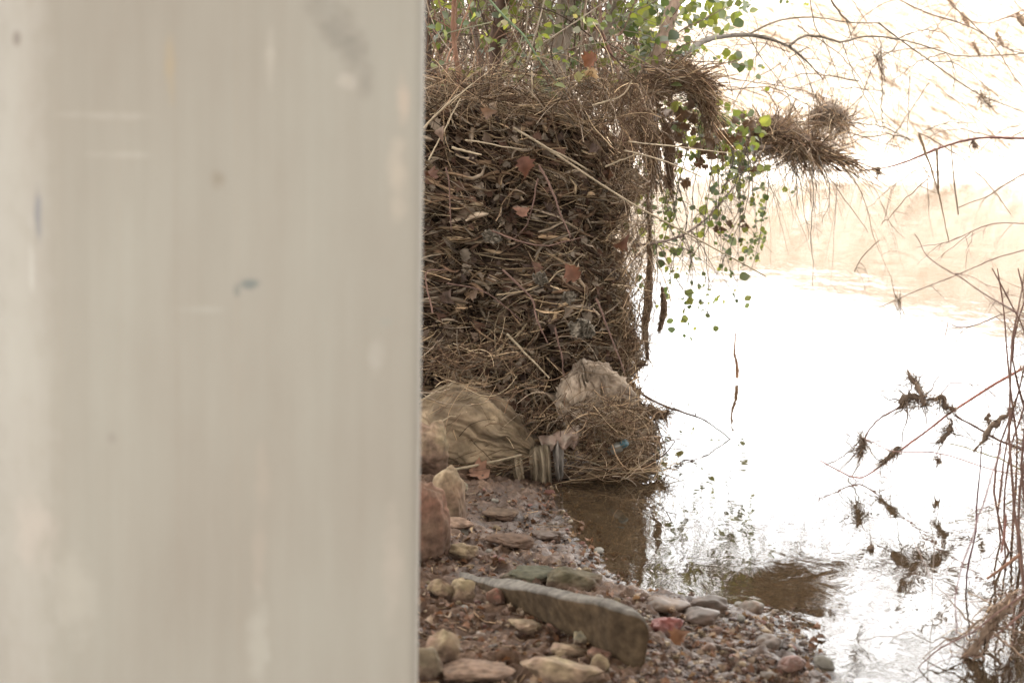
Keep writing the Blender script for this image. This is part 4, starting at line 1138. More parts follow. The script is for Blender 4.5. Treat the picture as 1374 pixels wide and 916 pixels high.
# bramble: green cane with leaves falling across the heap top
br = empty('bramble', P(652, -10, 7.4), 'green arching bramble cane with leaves coming down onto the heap top', 'bramble')
cane = px_path([(640, -20), (676, 22), (702, 47), (722, 78), (740, 100), (759, 126)], 7.25)
mesh_ = strands('cane', cane[None], np.linspace(0.0045, 0.003, KB)[None], [(0.13, 0.17, 0.10)], M_BARK, br, sides=7)
sd2 = px_path([(702, 47), (690, 75), (655, 110)], 7.25); sd3 = px_path([(660, 30), (600, 45), (575, 60)], 7.3)
sd4 = px_path([(722, 78), (790, 60), (850, 55)], 7.4)
strands('side_shoot', np.array([sd2, sd3, sd4]), np.linspace(0.0025, 0.0015, KB)[None], np.array([(0.20, 0.19, 0.13)] * 3), M_BARK, br, sides=5)
(lb, _) = leaves_px([(733, 115, 14, 14, 14, 1), (725, 45, 12, 12, 6, 1), (640, 25, 8, 8, 4, 1), (617, 28, 8, 6, 3, 1), (633, 95, 8, 10, 6, .7), (700, 88, 16, 12, 8, .8), (772, 32, 14, 8, 8, .8), (762, 80, 12, 12, 8, .8), (590, 40, 20, 14, 12, .8),
                     (660, 55, 16, 12, 10, .8), (785, 98, 12, 6, 5, 1), (815, 35, 20, 18, 14, .8), (690, 25, 20, 12, 10, .8), (600, 85, 20, 12, 5, .6)], (7.15, 7.5), LEAF_OVAL, 0.037)
V, Fq, C = lb
C = C * np.where(rng.random((len(C) // 21, 1)) < 0.35, np.array([[1.6, 1.35, 2.4]]), 1.0).repeat(21, 0)
mesh_obj('foliage', V, Fq, M_LEAF, br, C)
# thicket of dry stems behind the heap: uncountable undergrowth
n_ = 2100
px = rng.uniform(380, 870, n_); py = rng.uniform(-60, 150, n_); fr_ = rng.random(n_) < 0.08; Yd = np.where(fr_, rng.uniform(7.4, 8.2, n_), rng.uniform(8.3, 11, n_)); py = np.where(fr_, rng.uniform(-60, 70, n_), py); px = np.where(fr_, np.minimum(px, 800), px)
c = P(px, py, Yd); K = 10
a = np.where(rng.random(n_) < 0.6, 1.57 + rng.normal(size=n_) * 0.35, rng.uniform(0, 3.14, n_))
d = nrm(np.stack([np.cos(a), rng.normal(size=n_) * 0.3, np.sin(a)], -1)); l = rng.uniform(0.2, 0.7, n_)
t_ = np.linspace(-0.5, 0.5, K)
pth = c[:, None] + d[:, None] * (l[:, None] * t_)[..., None] + rng.normal(size=(n_, 1, 3)) * (l[:, None] * 0.3 * (t_ ** 2 - .08))[..., None]
cc = np.array([(0.17, 0.12, 0.085), (0.08, 0.055, 0.042), (0.28, 0.23, 0.175), (0.20, 0.12, 0.08)])[rng.integers(0, 4, n_)] * rng.uniform(0.7, 1.2, (n_, 1))
tg = strands('thicket', pth, rng.uniform(0.0012, 0.0045, (n_, 1)) * np.linspace(1, 0.6, K), cc, M_BARK)
tag(tg, 'tangle of thin dry stems filling the space behind the heap top', 'thicket', kind='stuff')
n_ = 620
px = rng.uniform(380, 880, n_); py = rng.uniform(-80, 110, n_); Yd = rng.uniform(8.0, 11, n_)
V, Fq, C = leaf_geo(LEAF_OVAL, P(px, py, Yd), rand_rot(n_, (0, -0.4, 0.7), 1.0), rng.uniform(0.03, 0.065, n_), GREENS[rng.integers(0, 5, n_)] * rng.uniform(0.6, 1.2, (n_, 1)))
tg = mesh_obj('thicket_foliage', V, Fq, M_LEAF, None, C)
tag(tg, 'scattered small green leaves of the undergrowth behind the heap', 'undergrowth', kind='stuff')

# ---- bare branches over the river coming in from the right, each its own
singles = [
    ('bare_branch', [(1109, -10), (1120, 8), (1131, 22), (1140, 30)], 9.7, .0055, .004, BR, 2, .15, 'short thick twig dropping from the top edge onto the upper branch'),
    ('bare_branch', [(1206, 0), (1249, 20), (1302, 37), (1328, 52), (1354, 66), (1400, 80)], 10.4, .004, .003, (.2, .15, .12), 12, .3, 'thin branch slanting from the top edge to the upper right'),
    ('bare_branch', [(1153, 229), (1188, 225), (1223, 214), (1267, 197), (1310, 186), (1374, 186), (1440, 190)], 9.6, .0025, .0045, (.16, .08, .07), 6, .12, 'dark reddish arching branch crossing level with the far shoreline'),
    ('bare_branch', [(1284, 279), (1319, 266), (1345, 249), (1374, 234), (1420, 215)], 10, .002, .003, (.2, .15, .12), 6, .12, 'twig rising to the right edge below the reddish arching branch'),
    ('broken_stick', [(1233, 180), (1247, 222), (1260, 262), (1274, 327)], 9.4, .007, .002, (.17, .12, .08), 0, .1, 'long broken reed stalk hanging down over the far water'),
    ('broken_stick', [(1257, 200), (1258, 230), (1259, 260)], 9.4, .006, .005, (.18, .13, .09), 0, .1, 'short reed stalk crossing the long broken one'),
    ('broken_stick', [(1276, 194), (1280, 240), (1286, 288)], 9.8, .0022, .003, (.2, .15, .11), 0, .1, 'thin stalk hanging right of the broken reed stalks'),
    ('bare_branch', [(1227, 314), (1249, 345), (1289, 371), (1332, 402), (1400, 440)], 5.2, .0012, .0022, (.22, .15, .13), 3, .08, 'blurred twig slanting down right over the bright water'),
    ('bare_branch', [(1130, 434), (1210, 400), (1267, 376), (1332, 349), (1374, 334), (1440, 310)], 5.4, .001, .002, (.25, .18, .15), 3, .08, 'blurred twig rising to the right edge, crossing the slanting one'),
    ('bare_branch', [(1146, 365), (1157, 345), (1180, 322)], 9.4, .0015, .0015, (.2, .15, .12), 3, .1, 'faint twig at mid height over the river'),
    ('bare_branch', [(1100, 617), (1146, 640), (1169, 635), (1210, 603), (1249, 575), (1281, 550), (1320, 524), (1373, 493), (1440, 455)], 7.0, .0015, .0055, RED, 14, .12, 'reddish branch sagging from the right edge to the water, hung with root claws'),
    ('bare_branch', [(1170, 595), (1161, 585), (1180, 562), (1203, 548), (1225, 535)], 7.0, .002, .003, (.2, .13, .11), 6, .08, 'looping thin twig joining the two left root claws'),
    ('bare_branch', [(1281, 557), (1305, 570), (1329, 585), (1373, 605), (1430, 630)], 7.0, .004, .0045, (.12, .08, .07), 8, .12, 'dark branch running from the root tangle down to the right edge'),
    ('bare_branch', [(1160, 588), (1200, 607), (1250, 608), (1290, 617), (1340, 632), (1400, 640)], 6.5, .0012, .0018, (.28, .17, .15), 5, .1, 'hair-thin pinkish twig running under the root claws'),
    ('bare_branch', [(1275, 595), (1310, 604), (1340, 615), (1374, 633)], 7.0, .0018, .003, (.22, .19, .1), 2, .08, 'olive stalk pointing left from the shrub at the right edge'),
    ('bare_branch', [(1262, 535), (1275, 516), (1300, 517), (1325, 525), (1350, 540)], 7.1, .0018, .0012, (.15, .1, .08), 5, .08, 'thin twig arching above the root tangle'),
    ('drooping_branch', [(1318, 600), (1310, 680), (1308, 719), (1297, 778), (1301, 824), (1297, 878), (1308, 902), (1312, 930)], 5.6, .0022, .0028, (.10, .05, .05), 2, .08, 'dark wavy stem hanging full height near the right edge'),
    ('drooping_branch', [(1345, 600), (1320, 680), (1308, 719), (1284, 796), (1283, 850)], 4.4, .0022, .0016, (.26, .17, .16), 0, .08, 'blurred pinkish stem sloping just left of the dark wavy one'),
    ('drooping_branch', [(1249, 700), (1253, 735), (1250, 820), (1262, 880), (1268, 930)], 5.2, .0008, .0012, (.3, .24, .2), 0, .08, 'faint thin stem standing in the lower right water'),
    ('bare_branch', [(1230, 930), (1232, 900), (1262, 870), (1310, 845), (1374, 800), (1430, 770)], 4.8, .0012, .0026, (.2, .12, .1), 6, .15, 'thin branch curving up from the bottom edge at lower right'),
    ('bare_branch', [(1262, 916), (1300, 880), (1345, 850), (1400, 800)], 4.9, .0022, .003, (.19, .11, .09), 8, .15, 'brown branch rising steeply from the bottom edge at lower right'),
    ('bare_branch', [(1225, 720), (1262, 790), (1310, 805), (1374, 790)], 5.0, .0008, .0012, (.3, .22, .18), 3, .08, 'faint arching stem above the lower right branches'),
    ('broken_stick', [(1369, 744), (1347, 759), (1324, 776)], 5.3, .005, .0042, (.22, .12, .08), 0, .08, 'short reddish stick jutting left from the shrub at the right edge'),
    ('broken_stick', [(1350, 690), (1347, 715), (1344, 740)], 5.3, .0035, .003, (.18, .09, .07), 0, .08, 'short stub hanging down from the shrub at the right edge'),
    ('upright_stick', [(987, 447), (986, 470), (989, 488), (989, 507)], 9.15, .002, .006, (.26, .15, .09), 0, .1, 'short pointed reed stub standing alone upright in the water'),
    ('bent_and_mirrored_twig', [(840, 515), (860, 527), (897, 546), (934, 559), (962, 576), (989, 596)], 7.75, .0055, .002, (.09, .065, .055), 4, .07, 'bent dark twig dipping its tip into the water right of the heap'),
    ('bent_and_mirrored_twig', [(840, 625), (870, 621), (905, 622), (930, 617)], 7.3, .006, .003, (.10, .07, .055), 4, .08, 'dark strip on the water standing in for the reflection of the bent twig'),  # solid strip modelling the reflection of the twig above
    ('floating_stick', [(990, 497), (1010, 496)], 9.2, .0015, .001, (.35, .28, .2), 0, .08, 'tiny straw floating beside the upright reed stub'),
    ('bare_branch', [(1374, 130), (1320, 90), (1262, 40), (1235, -20)], 12.5, .002, .002, (.3, .22, .16), 14, .4, 'blurred far twig crossing the upper right corner'),
    ('bare_branch', [(1085, -10), (1120, 40), (1175, 62), (1240, 100), (1300, 150), (1370, 215)], 11, .002, .0012, (.22, .16, .12), 14, .3, 'long hair-thin twig running diagonally through the upper branches'),
    ('bare_branch', [(1120, 170), (1180, 190), (1215, 200), (1240, 225), (1262, 262)], 9.8, .0016, .001, (.22, .16, .12), 8, .2, 'thin twig curving down from the round nest-like wad'),
    ('bare_branch', [(1380, 10), (1330, 30), (1290, 28), (1240, 45)], 11, .0022, .001, (.24, .16, .12), 10, .25, 'thin twig entering level at the upper right corner'),
    ('bare_branch', [(1374, 300), (1330, 300), (1280, 320), (1230, 332)], 8.5, .0018, .001, (.22, .16, .13), 8, .15, 'thin level twig entering the right edge above the blurred pair'),
    ('bare_branch', [(1400, 440), (1360, 420), (1300, 440), (1262, 430)], 7.5, .0018, .001, (.22, .16, .13), 8, .15, 'thin wavy twig entering the right edge below the blurred pair'),
    ('fine_twig', [(1322, 526), (1326, 545), (1327, 562)], 7.0, .0012, .001, (.2, .13, .1), 2, .05, 'hair-thin stem holding the tiny root knot under the reddish branch'),
    ('fine_twig', [(1258, 594), (1262, 606), (1261, 618)], 7.0, .0012, .001, (.2, .13, .1), 2, .05, 'hair-thin stem under the hanging root prong'),
    ('fine_twig', [(1169, 634), (1166, 680), (1170, 732)], (7.0, 6.0), .0006, .0006, (.3, .24, .2), 0, .05, 'faint thread holding the small dark bud over the lower water'),
]
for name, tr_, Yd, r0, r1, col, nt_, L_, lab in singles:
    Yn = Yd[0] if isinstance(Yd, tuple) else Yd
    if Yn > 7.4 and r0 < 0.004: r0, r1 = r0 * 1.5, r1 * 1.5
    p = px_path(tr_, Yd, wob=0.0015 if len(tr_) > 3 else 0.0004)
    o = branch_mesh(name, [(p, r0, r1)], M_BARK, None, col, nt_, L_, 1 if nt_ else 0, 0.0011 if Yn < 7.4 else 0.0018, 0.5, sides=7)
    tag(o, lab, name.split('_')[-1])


def claw(tr_, Y, r0, nsp, L, label, col=(0.13, 0.095, 0.07), body=1.0, group='root claws hung on the reddish branch', down=0.6):
    """wad of torn roots: thick gnarled axis with curved spikes"""
    p = px_path(tr_, Y, wob=0.003)
    prof = np.sin(np.linspace(0.3, 2.9, KB)) * r0 * (1 + 0.25 * rng.normal(size=KB))
    paths, ra = [p], [np.abs(prof) + 0.001]
    for _ in range(nsp):
        i = rng.integers(2, KB - 2); s = np.linspace(0, 1, KB)[:, None]
        d = nrm(np.array([rng.normal() * 0.7 - 0.3, rng.normal() * 0.4, -down + rng.normal() * 0.6])); l = L * rng.uniform(0.4, 1.5)
        q = p[i] + d * l * s + rng.normal(size=3) * 0.6 * l * s ** 2 + np.array([0, 0, -0.25 * l]) * s ** 2 + (rng.normal(size=(KB, 3)).cumsum(0)) * l * 0.03
        paths.append(q); ra.append(np.linspace(r0 * rng.uniform(0.12, 0.4), 0.0009, KB))
    root_ = empty('root_claw', p[0], label, 'root tangle', group)
    ra = [r * 0.75 for r in ra]
    V, q, C = strand_geo(np.array(paths), np.array(ra), np.array(ra), np.array([col]) * rng.uniform(0.8, 1.4, (len(paths), 1)), 8)
    V = V + 0.003 * fbm(V * 70, 3)[:, None] * np.array([1, -1, 1])
    mesh_obj('root', V, q, M_BARK, root_, C)
    tangle('straw', root_, tr_, Y, (r0 * .7, r0 * 1.3, r0 * .7), 20 + nsp * 7, L * 0.7, 0.0008, along=0.6, p=DARKP, droop=0.3, kind='stuff')
    return root_


claw([(1219, 497), (1231, 514), (1238, 530), (1243, 545)], 7.0, 0.011, 16, 0.09, 'hooked upright root claw, tallest on the reddish branch')
claw([(1207, 547), (1222, 535), (1243, 533)], 7.0, 0.015, 14, 0.08, 'thick fist-like root mass below the hooked claw')
claw([(1245, 536), (1261, 533), (1270, 545), (1283, 549)], 7.0, 0.012, 14, 0.07, 'gnarled root lying along the reddish branch, right of the fist-like mass')
claw([(1276, 560), (1268, 577), (1258, 594)], 7.0, 0.010, 8, 0.06, 'root prong hanging straight down from the reddish branch')
claw([(1155, 583), (1158, 597), (1150, 612)], 7.0, 0.009, 16, 0.09, 'leftmost spidery root claw, close to the water')
claw([(1180, 622), (1195, 612), (1210, 600)], 7.0, 0.008, 12, 0.06, 'small root claw between the leftmost claw and the reddish branch')
claw([(1357, 547), (1342, 568), (1329, 582), (1306, 606)], 6.0, 0.011, 6, 0.05, 'spindle-shaped wad of roots slanting beside the right edge')
claw([(1325, 558), (1328, 570)], 7.0, 0.007, 5, 0.03, 'tiny root knot between the gnarled root and the spindle wad')
claw([(1256, 614), (1263, 620)], 7.0, 0.004, 5, 0.03, 'tiny star-shaped root knot hanging below the prong')
claw([(1169, 730), (1170, 738)], 6.0, 0.008, 3, 0.02, 'small dark bud hanging alone over the lower water', group=None)
claw([(1357, 795), (1338, 825), (1315, 855), (1290, 882)], 4.9, 0.017, 18, 0.14, 'large brushy wad of roots slanting down at the lower right edge', col=(0.2, 0.14, 0.10), group=None)
claw([(1274, 893), (1285, 890)], 4.9, 0.008, 5, 0.04, 'small dark knot left of the large brushy wad', group=None)
claw([(1362, 880), (1352, 900), (1340, 925)], 4.9, 0.014, 5, 0.06, 'dark torn root at the bottom right corner', group=None)
claw([(1177, 227), (1180, 232)], 9.6, 0.012, 6, 0.05, 'withered leaf cluster at the left end of the dark arching branch', group=None)
claw([(1305, 188), (1312, 197)], 9.6, 0.013, 3, 0.04, 'withered leaf hanging from the middle of the dark arching branch', group=None)
clump([(1200, 388), (1204, 402), (1206, 418)], 8, (0.012, 0.016, 0.008), 26, 0.07, 0.001, 'thin wisp of grass hanging at the end of the drooping twig', along=0.85, core=False, p=DARKP)

# shrub at the right edge
sx0, sy0 = 2.15, 5.9
shr = empty('dead_shrub', (sx0, sy0, max(0, ground(sx0, sy0))), 'dense dead shrub of dark tangled stems along the lower right edge', 'shrub')
mains = []
for k in range(16):
    xx = rng.uniform(1362, 1450)
    p = px_path([(xx + 25, 1010), (xx + rng.normal() * 12, 800), (xx - 10 + rng.normal() * 10, 640), (xx + rng.normal() * 16, 480), (xx + rng.normal() * 22, 360)], rng.uniform(5.5, 6.3), wob=0.004)
    mains.append((p, rng.uniform(.003, .007), .002))
branch_mesh('stems', mains, M_BARK, shr, (0.15, 0.09, 0.07), 26, 0.12, 1, 0.0011, 0.1, spread=1.4, sides=5)
tangle('straw', shr, [(1410, 980), (1400, 820), (1392, 680), (1392, 580), (1400, 430)], 5.9, (0.09, 0.085, 0.08, 0.05, 0.03), 1500, 0.10, 0.0011, along=0.5, p=DARKP, kind='stuff')
# ------------------------------------------------------------------ stones on the shore
OCH = (0.36, 0.27, 0.17); RDB = (0.27, 0.12, 0.09); GRY = (0.30, 0.27, 0.22); BRN = (0.22, 0.14, 0.10); PNK = (0.33, 0.21, 0.16)


def mk_rock(px, py, wpx, hpx, col, label, col2=None, sub=5, depth=0.9, wet=False, name='rock', up=0.0, group=None, cat='rock', rot=None, rough=0.22):
    """px,py = centre in the photo, wpx,hpx = size in the photo"""
    foot = on_ground(px, py + hpx * 0.42)
    s = foot[1] / F
    w, h = wpx * s / 2, hpx * s / 2
    c = foot + np.array([0, w * depth * 0.5, h * 0.7 + up])
    V, Fq = rock_geo(c, (w * 1.05, w * depth, h * 1.1), sub, rough, rot=rot if rot is not None else np.eye(3))
    o_ = rng.uniform(0, 40, 3)
    mixf = np.clip(0.5 + 1.1 * fbm((V - c) / max(w, h) * 1.2 + o_, 3), 0, 1)[:, None]
    C = np.array(col) * (1 - mixf) + np.array(col2 or np.array(col) * 0.7) * mixf
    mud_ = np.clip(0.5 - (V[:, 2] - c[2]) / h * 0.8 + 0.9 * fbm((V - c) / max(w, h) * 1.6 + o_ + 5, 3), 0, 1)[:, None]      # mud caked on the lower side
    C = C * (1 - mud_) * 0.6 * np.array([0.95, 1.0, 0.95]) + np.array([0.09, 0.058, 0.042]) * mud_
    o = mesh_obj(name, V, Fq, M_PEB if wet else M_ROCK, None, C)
    return tag(o, label, cat, group)


mk_rock(574, 620, 56, 78, PNK, 'pinkish boulder topmost in the rock stack against the pillar', OCH, 5, up=0.06)
mk_rock(602, 672, 62, 82, (0.34, 0.25, 0.17), 'yellowish boulder in the rock stack, below the pinkish one', (0.30, 0.19, 0.13), 5, up=0.0)
mk_rock(570, 702, 66, 112, RDB, 'tall reddish boulder at the foot of the rock stack beside the pillar', BRN, 5)
mk_rock(615, 655, 26, 18, OCH, 'small ochre stone wedged against the yellowish boulder', GRY)
mk_rock(590, 868, 52, 50, PNK, 'rounded reddish tan stone near the bottom beside the pillar', OCH, 5)
mk_rock(572, 892, 44, 44, (0.27, 0.20, 0.14), 'brown stone at the bottom edge touching the pillar', None, 5)
mk_rock(640, 908, 100, 26, BRN, 'long low brown rock along the bottom edge', PNK, 5)
mk_rock(752, 902, 108, 40, OCH, 'broad flat ochre rock at the bottom edge in the middle of the shore', PNK, 5, depth=0.6)
mk_rock(804, 896, 26, 36, BRN, 'dark side stone right of the broad ochre rock', OCH)
mk_rock(620, 794, 42, 34, OCH, 'ochre round stone near the left end of the long slab', BRN, 5)
mk_rock(664, 801, 26, 22, RDB, 'small dark red stone under the left part of the slab', BRN)
mk_rock(703, 840, 42, 20, PNK, 'flat pinkish stone in front of the slab', OCH)
mk_rock(745, 840, 26, 20, RDB, 'rust brown stone in front of the slab middle', BRN)
mk_rock(763, 846, 20, 18, OCH, 'small cubic ochre stone in front of the slab', PNK)
mk_rock(778, 856, 22, 20, OCH, 'second small ochre stone, right of the cubic one', GRY)
mk_rock(767, 874, 56, 22, PNK, 'flat tan stone between the slab and the broad ochre rock', OCH)
mk_rock(804, 877, 30, 20, BRN, 'brown flat stone tucked under the slab right part', RDB)
mk_rock(770, 780, 66, 34, (0.10, 0.08, 0.05), 'dark olive rounded stone just behind the slab', (0.16, 0.125, 0.085), 5)
mk_rock(708, 775, 90, 20, (0.12, 0.105, 0.075), 'flat mossy stone lying behind the slab', (0.08, 0.072, 0.045), 5)
mk_rock(897, 844, 46, 30, (0.30, 0.09, 0.075), 'dark red stone at the right end of the slab', (0.2, 0.06, 0.05), 5, wet=True)
mk_rock(1064, 892, 38, 24, (0.19, 0.11, 0.09), 'reddish brown rock standing alone in the shallow water', RDB, 5, wet=True)
mk_rock(1008, 816, 32, 20, (0.17, 0.145, 0.125), 'grey angular stone at the water line', BRN, 4, wet=True)
mk_rock(953, 812, 46, 22, (0.16, 0.11, 0.09), 'wet brown stone left of the grey angular one', (0.13, 0.1, 0.085), 4, wet=True)
mk_rock(895, 812, 60, 20, (0.15, 0.11, 0.09), 'grey brown mud-caked stone behind the dark red stone', BRN, 4, wet=True)
mk_rock(1035, 865, 40, 26, (0.22, 0.15, 0.12), 'wide wet stone near the tip of the gravel spit', (0.13, 0.1, 0.085), 4, wet=True)
mk_rock(945, 827, 60, 22, (0.18, 0.12, 0.10), 'low wet brown rock in the middle of the gravel spit', (0.13, 0.1, 0.085), 4, wet=True)
mk_rock(610, 705, 44, 18, BRN, 'flat brown stone right of the tall reddish boulder', PNK)
mk_rock(676, 690, 50, 14, (0.13, 0.085, 0.062), 'mud-covered stone on the upper mud bank', (0.17, 0.11, 0.08))
mk_rock(688, 728, 70, 18, (0.15, 0.09, 0.065), 'reddish mud-caked slab on the mud bank above the long slab', (0.12, 0.075, 0.055))
mk_rock(737, 718, 40, 14, (0.12, 0.075, 0.055), 'dark wet stone at the tip of the mud bank', (0.16, 0.12, 0.1), wet=True)
mk_rock(620, 740, 40, 22, BRN, 'brown stone right below the rock stack', OCH)
mk_rock(592, 790, 34, 26, (0.25, 0.15, 0.11), 'brown stone against the pillar at slab height', OCH)

# long slab: cross-sections along its length
nt_ = 34
ts = np.linspace(0, 1, nt_)
tipL, tipR = (612, 768), (872, 826)
topb = np.array([np.interp(ts, [0, .3, .57, .8, 1], [616, 695, 761, 821, 862]), np.interp(ts, [0, .3, .57, .8, 1], [770, 778, 791, 804, 815])]).T
topf = np.array([np.interp(ts, [0, .2, .57, .8, 1], [616, 670, 761, 821, 876]), np.interp(ts, [0, .2, .57, .8, 1], [774, 787, 801, 813, 827])]).T
botf = np.array([np.interp(ts, [0, .2, .4, .6, .8, 1], [618, 674, 731, 778, 821, 866]), np.interp(ts, [0, .2, .4, .6, .8, 1], [780, 814, 836, 860, 885, 908])]).T
secs = []
for i in range(nt_):
    yf = np.interp(ts[i], [0, .2, .5, .8, 1], [5.36, 4.96, 4.72, 4.55, 4.48])
    B = P(*topf[i], yf); A = Z0(*topb[i], B[2] + 0.004); Cc = P(*botf[i], yf + 0.01)
    A = np.where(ts[i] < 0.08, B + [0, 0.06, 0], A)
    D = A + (Cc - B) * 1.2
    cs = []
    for (a_, b_) in ((A, B), (B, Cc), (Cc, D), (D, A)):
        for f_ in np.linspace(0, 1, 14, endpoint=False): cs.append(a_ + (b_ - a_) * f_)
    cs = np.array(cs)
    k = np.exp(-np.arange(-4, 5) ** 2 / 5.0); k /= k.sum()
    cs = sum(kk_ * np.roll(cs, s_, 0) for kk_, s_ in zip(k, range(-4, 5)))       # worn edges
    sc_ = 1 - 0.0 * ts[i]
    cm = cs.mean(0)
    endf = 1.0 if ts[i] < 0.9 else math.sqrt(max(0.0, 1 - ((ts[i] - 0.9) / 0.105) ** 2)) * 0.6 + 0.4
    cs = cm + (cs - cm) * endf
    secs.append(cs)
secs = np.array(secs)
n_ = secs.shape[1]
V = secs.reshape(-1, 3)
ii = np.arange(len(V)).reshape(nt_, n_)
q = np.stack([ii[:-1], np.roll(ii[:-1], -1, 1), np.roll(ii[1:], -1, 1), ii[1:]], -1).reshape(-1, 4)
c0, c1 = secs[0].mean(0), secs[-1].mean(0) + np.array([0.008, -0.003, 0])
V = np.concatenate([V, [c0, c1]])
t1_ = np.stack([np.roll(ii[0], -1), ii[0], np.full(n_, len(V) - 2)], -1); t2_ = np.stack([ii[-1], np.roll(ii[-1], -1), np.full(n_, len(V) - 1)], -1)
V = V + (0.008 * fbm(V * 9, 3) + 0.0015 * fbm(V * 45, 3, True))[:, None] * np.array([0.5, 0.7, 1])
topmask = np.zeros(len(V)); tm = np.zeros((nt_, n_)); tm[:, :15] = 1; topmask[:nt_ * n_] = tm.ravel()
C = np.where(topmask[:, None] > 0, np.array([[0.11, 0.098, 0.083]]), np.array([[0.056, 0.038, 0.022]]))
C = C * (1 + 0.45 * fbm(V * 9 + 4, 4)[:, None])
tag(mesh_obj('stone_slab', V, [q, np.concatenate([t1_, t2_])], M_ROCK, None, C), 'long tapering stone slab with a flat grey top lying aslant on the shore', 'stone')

# countable pebbles, then uncountable gravel
kinds = [('ochre pebble on the muddy shore', OCH), ('reddish pebble on the muddy shore', RDB), ('grey pebble on the muddy shore', GRY), ('brown pebble on the muddy shore', BRN), ('pinkish pebble on the muddy shore', PNK)]
protos = {}


def in_shore(n, margin=0.0, bx=(545, 1110), by=(650, 925), k=4):
    p = ground_hits(rng.uniform(*bx, n * k), rng.uniform(*by, n * k))
    p = p[(p[:, 2] > -0.015 + margin) & (p[:, 1] < 7.0)]
    return p[:n]


pts = in_shore(200)
for i, p in enumerate(pts):
    k = int(rng.integers(0, 5)); v = int(rng.integers(0, 4))
    if (k, v) not in protos:
        V, Fq = rock_geo((0, 0, 0), (1, 0.8, 0.6), 3, 0.3, rot=np.eye(3))
        C = 0.5 * np.array(kinds[k][1]) * (1 + 0.4 * fbm(V * 2 + v, 3)[:, None])
        o = mesh_obj('pebble', V, Fq, M_PEB if k in (1, 2) else M_ROCK, None, C, origin=np.zeros(3))
        protos[(k, v)] = o
    else:
        o = protos[(k, v)].copy(); COL.objects.link(o)
    s = float(np.exp(rng.normal() * 0.35) * 0.0095)
    o.scale = (s, s, s); o.rotation_euler = (rng.normal() * 0.3, rng.normal() * 0.3, rng.uniform(0, 6.28))
    o.location = (p[0], p[1], p[2] + s * 0.25)
    tag(o, kinds[k][0], 'pebble', kinds[k][0].split()[0] + ' pebbles scattered over the muddy shore')

parts = []
pts = in_shore(2000)
pts = np.concatenate([pts, in_shore(1800, 0.003, (800, 1090), (800, 916))])     # wet gravel spit by the water
n_ = len(pts)
TV, TF = ICO[1]; TV2 = TV * (1 + 0.25 * perlin(TV * 1.7 + 3.3))[:, None]
s = np.exp(rng.normal(size=n_) * 0.45) * 0.0048
R = rand_rot(n_, (0, 0, 1), 0.4)
sc3 = np.stack([rng.uniform(0.7, 1.6, n_), rng.uniform(0.6, 1.2, n_), rng.uniform(0.35, 0.8, n_)], -1) * s[:, None]
V = np.einsum('nij,nvj->nvi', R, TV2[None] * sc3[:, None]) + pts[:, None] + np.array([0, 0, 0.001])
Fq = (TF[None] + (np.arange(n_) * len(TV))[:, None, None]).reshape(-1, 3)
cc = np.array([OCH, (0.2, 0.11, 0.08), (0.16, 0.11, 0.08), BRN, (0.2, 0.15, 0.11), (0.15, 0.095, 0.07), (0.08, 0.048, 0.038)])[rng.integers(0, 7, n_)] * rng.uniform(0.35, 0.8, (n_, 1))
g = mesh_obj('gravel', V.reshape(-1, 3), Fq, M_PEB, None, np.repeat(cc, len(TV), 0), smooth=False)
tag(g, 'fine wet gravel strewn over the muddy shore', 'gravel', kind='stuff')
# litter of chips and straw on the mud
pts = in_shore(1500); n_ = len(pts)
cc = np.array([(0.15, 0.085, 0.055), (0.22, 0.16, 0.11), (0.08, 0.05, 0.035), (0.11, 0.07, 0.05)])[rng.integers(0, 4, n_)] * rng.uniform(0.7, 1.2, (n_, 1))
V1 = leaf_geo(LEAF_DEAD, pts + [0, 0, 0.006], rand_rot(n_, (0, 0, 1), 0.5), rng.uniform(0.01, 0.03, n_), cc)
pts = in_shore(260); n_ = len(pts)
a = rng.uniform(0, 6.28, n_); d = np.stack([np.cos(a), np.sin(a), 0 * a], -1); l = rng.uniform(0.02, 0.1, n_)
t_ = np.linspace(-0.5, 0.5, 5)
pth = pts[:, None] + [0, 0, 0.006] + d[:, None] * (l[:, None] * t_)[..., None]
pth[..., 2] = np.maximum(pth[..., 2], ground_z(pth[..., 0], pth[..., 1]) + 0.003)
V2 = strand_geo(pth, 0.0012, 0.0012, straw_cols(n_))
V, Fq, C = join([V1, V2])
tag(mesh_obj('shore_litter', V, Fq, M_DEAD, None, C), 'bits of leaf and straw strewn over the mud', 'litter', kind='stuff')
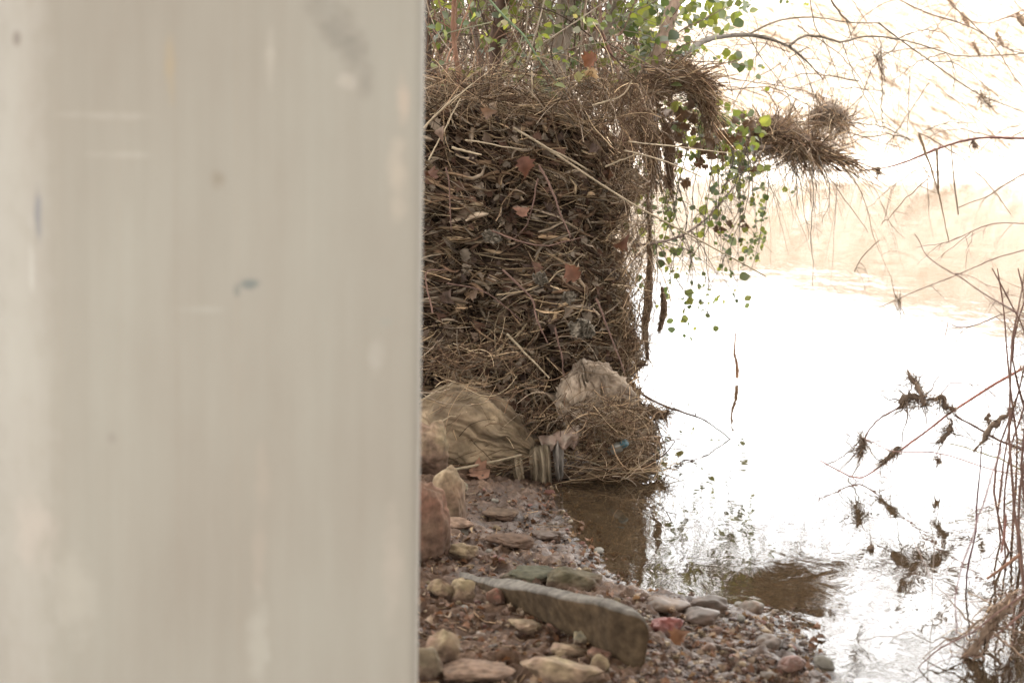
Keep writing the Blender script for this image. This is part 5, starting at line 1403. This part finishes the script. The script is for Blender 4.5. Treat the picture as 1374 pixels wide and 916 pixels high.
# single large fallen leaves
for (px, py, s_, col, lab) in [(655, 645, 0.10, (0.19, 0.105, 0.07), 'large reddish brown leaf lying under the left sack'), (735, 680, 0.04, (0.15, 0.075, 0.05), 'small rusty leaf at the mud bank tip'),
                               (630, 715, 0.045, (0.38, 0.27, 0.16), 'tan leaf lying on the upper mud bank'), (585, 245, 0.07, (0.10, 0.052, 0.036), 'rusty leaf caught in the upper heap beside the pillar'),
                               (822, 334, 0.07, (0.12, 0.062, 0.042), 'rusty leaf caught at mid height near the heap right edge'), (700, 296, 0.06, (0.16, 0.085, 0.058), 'orange brown leaf beside the dark hollow in the heap'),
                               (777, 378, 0.07, (0.12, 0.06, 0.04), 'dark rusty leaf right of the plastic scrap in the heap'), (594, 174, 0.05, (0.15, 0.105, 0.08), 'pinkish tan leaf under the heap brow beside the pillar'),
                               (647, 156, 0.05, (0.14, 0.095, 0.07), 'pinkish tan leaf under the middle of the heap brow'), (700, 215, 0.07, (0.11, 0.055, 0.04), 'dark rusty leaf in the upper middle of the heap'),
                               (800, 78, 0.07, (0.14, 0.07, 0.045), 'orange brown leaf hanging above the heap right shoulder'), (796, 95, 0.06, (0.36, 0.28, 0.18), 'pale curled leaf hanging below the orange brown one'),
                               (905, 870, 0.05, (0.16, 0.085, 0.05), 'orange leaf in the gravel right of the slab end')]:
    c = on_ground(px, py) if py > 640 else P(px, py, 6.97 if px < 790 and py > 120 else 7.2)
    c = c + np.array([0, 0, 0.012])
    up_ = (0.1, -0.5, 0.9) if py > 640 else (0, -1, 0.2)
    tpl = leaf_template([0.02, 0.34, 0.26, 0.52, 0.34, 0.46, 0.2, 0.12, 0.0], 0.5, 0.6, 0.7)
    V, Fq, C = leaf_geo(tpl, c[None], rand_rot(1, up_, 0.8), np.array([s_]), np.array([col]))
    tag(mesh_obj('dead_leaf', V, Fq, M_DEAD, None, C), lab, 'leaf', 'dead leaves')

# ------------------------------------------------------------------ far bank: dry reeds and grass
n_ = 16000
fx = rng.uniform(-6, 16, n_); fy = 27 + 13 * rng.random(n_) ** 1.1
fz = ground_z(fx, fy, False)
ok = fz > 0.02
fx, fy, fz = fx[ok], fy[ok], fz[ok]; n_ = len(fx)
K = 5; t_ = np.linspace(0, 1, K)
lean = np.stack([-0.9 + rng.normal(size=n_) * 0.35, rng.normal(size=n_) * 0.3, 0.55 + rng.random(n_) * 0.4], -1)
l = rng.uniform(0.4, 1.3, n_)
pth = np.stack([fx, fy, fz], -1)[:, None] + lean[:, None] * (l[:, None] * t_)[..., None]
pth[..., 2] -= 0.25 * l[:, None] * t_ ** 2
cc = np.array([(0.54, 0.49, 0.42), (0.46, 0.39, 0.31), (0.28, 0.19, 0.12), (0.60, 0.55, 0.48), (0.16, 0.10, 0.065)])[rng.choice(5, n_, p=[.3, .25, .15, .2, .1])] * rng.uniform(0.8, 1.1, (n_, 1))
o = strands('dry_reeds', pth, rng.uniform(0.006, 0.016, (n_, 1)) * np.linspace(1, 0.4, K), cc, M_STRAW)
tag(o, 'pale dry reeds and grass covering the sunlit far bank', 'reeds', kind='stuff')
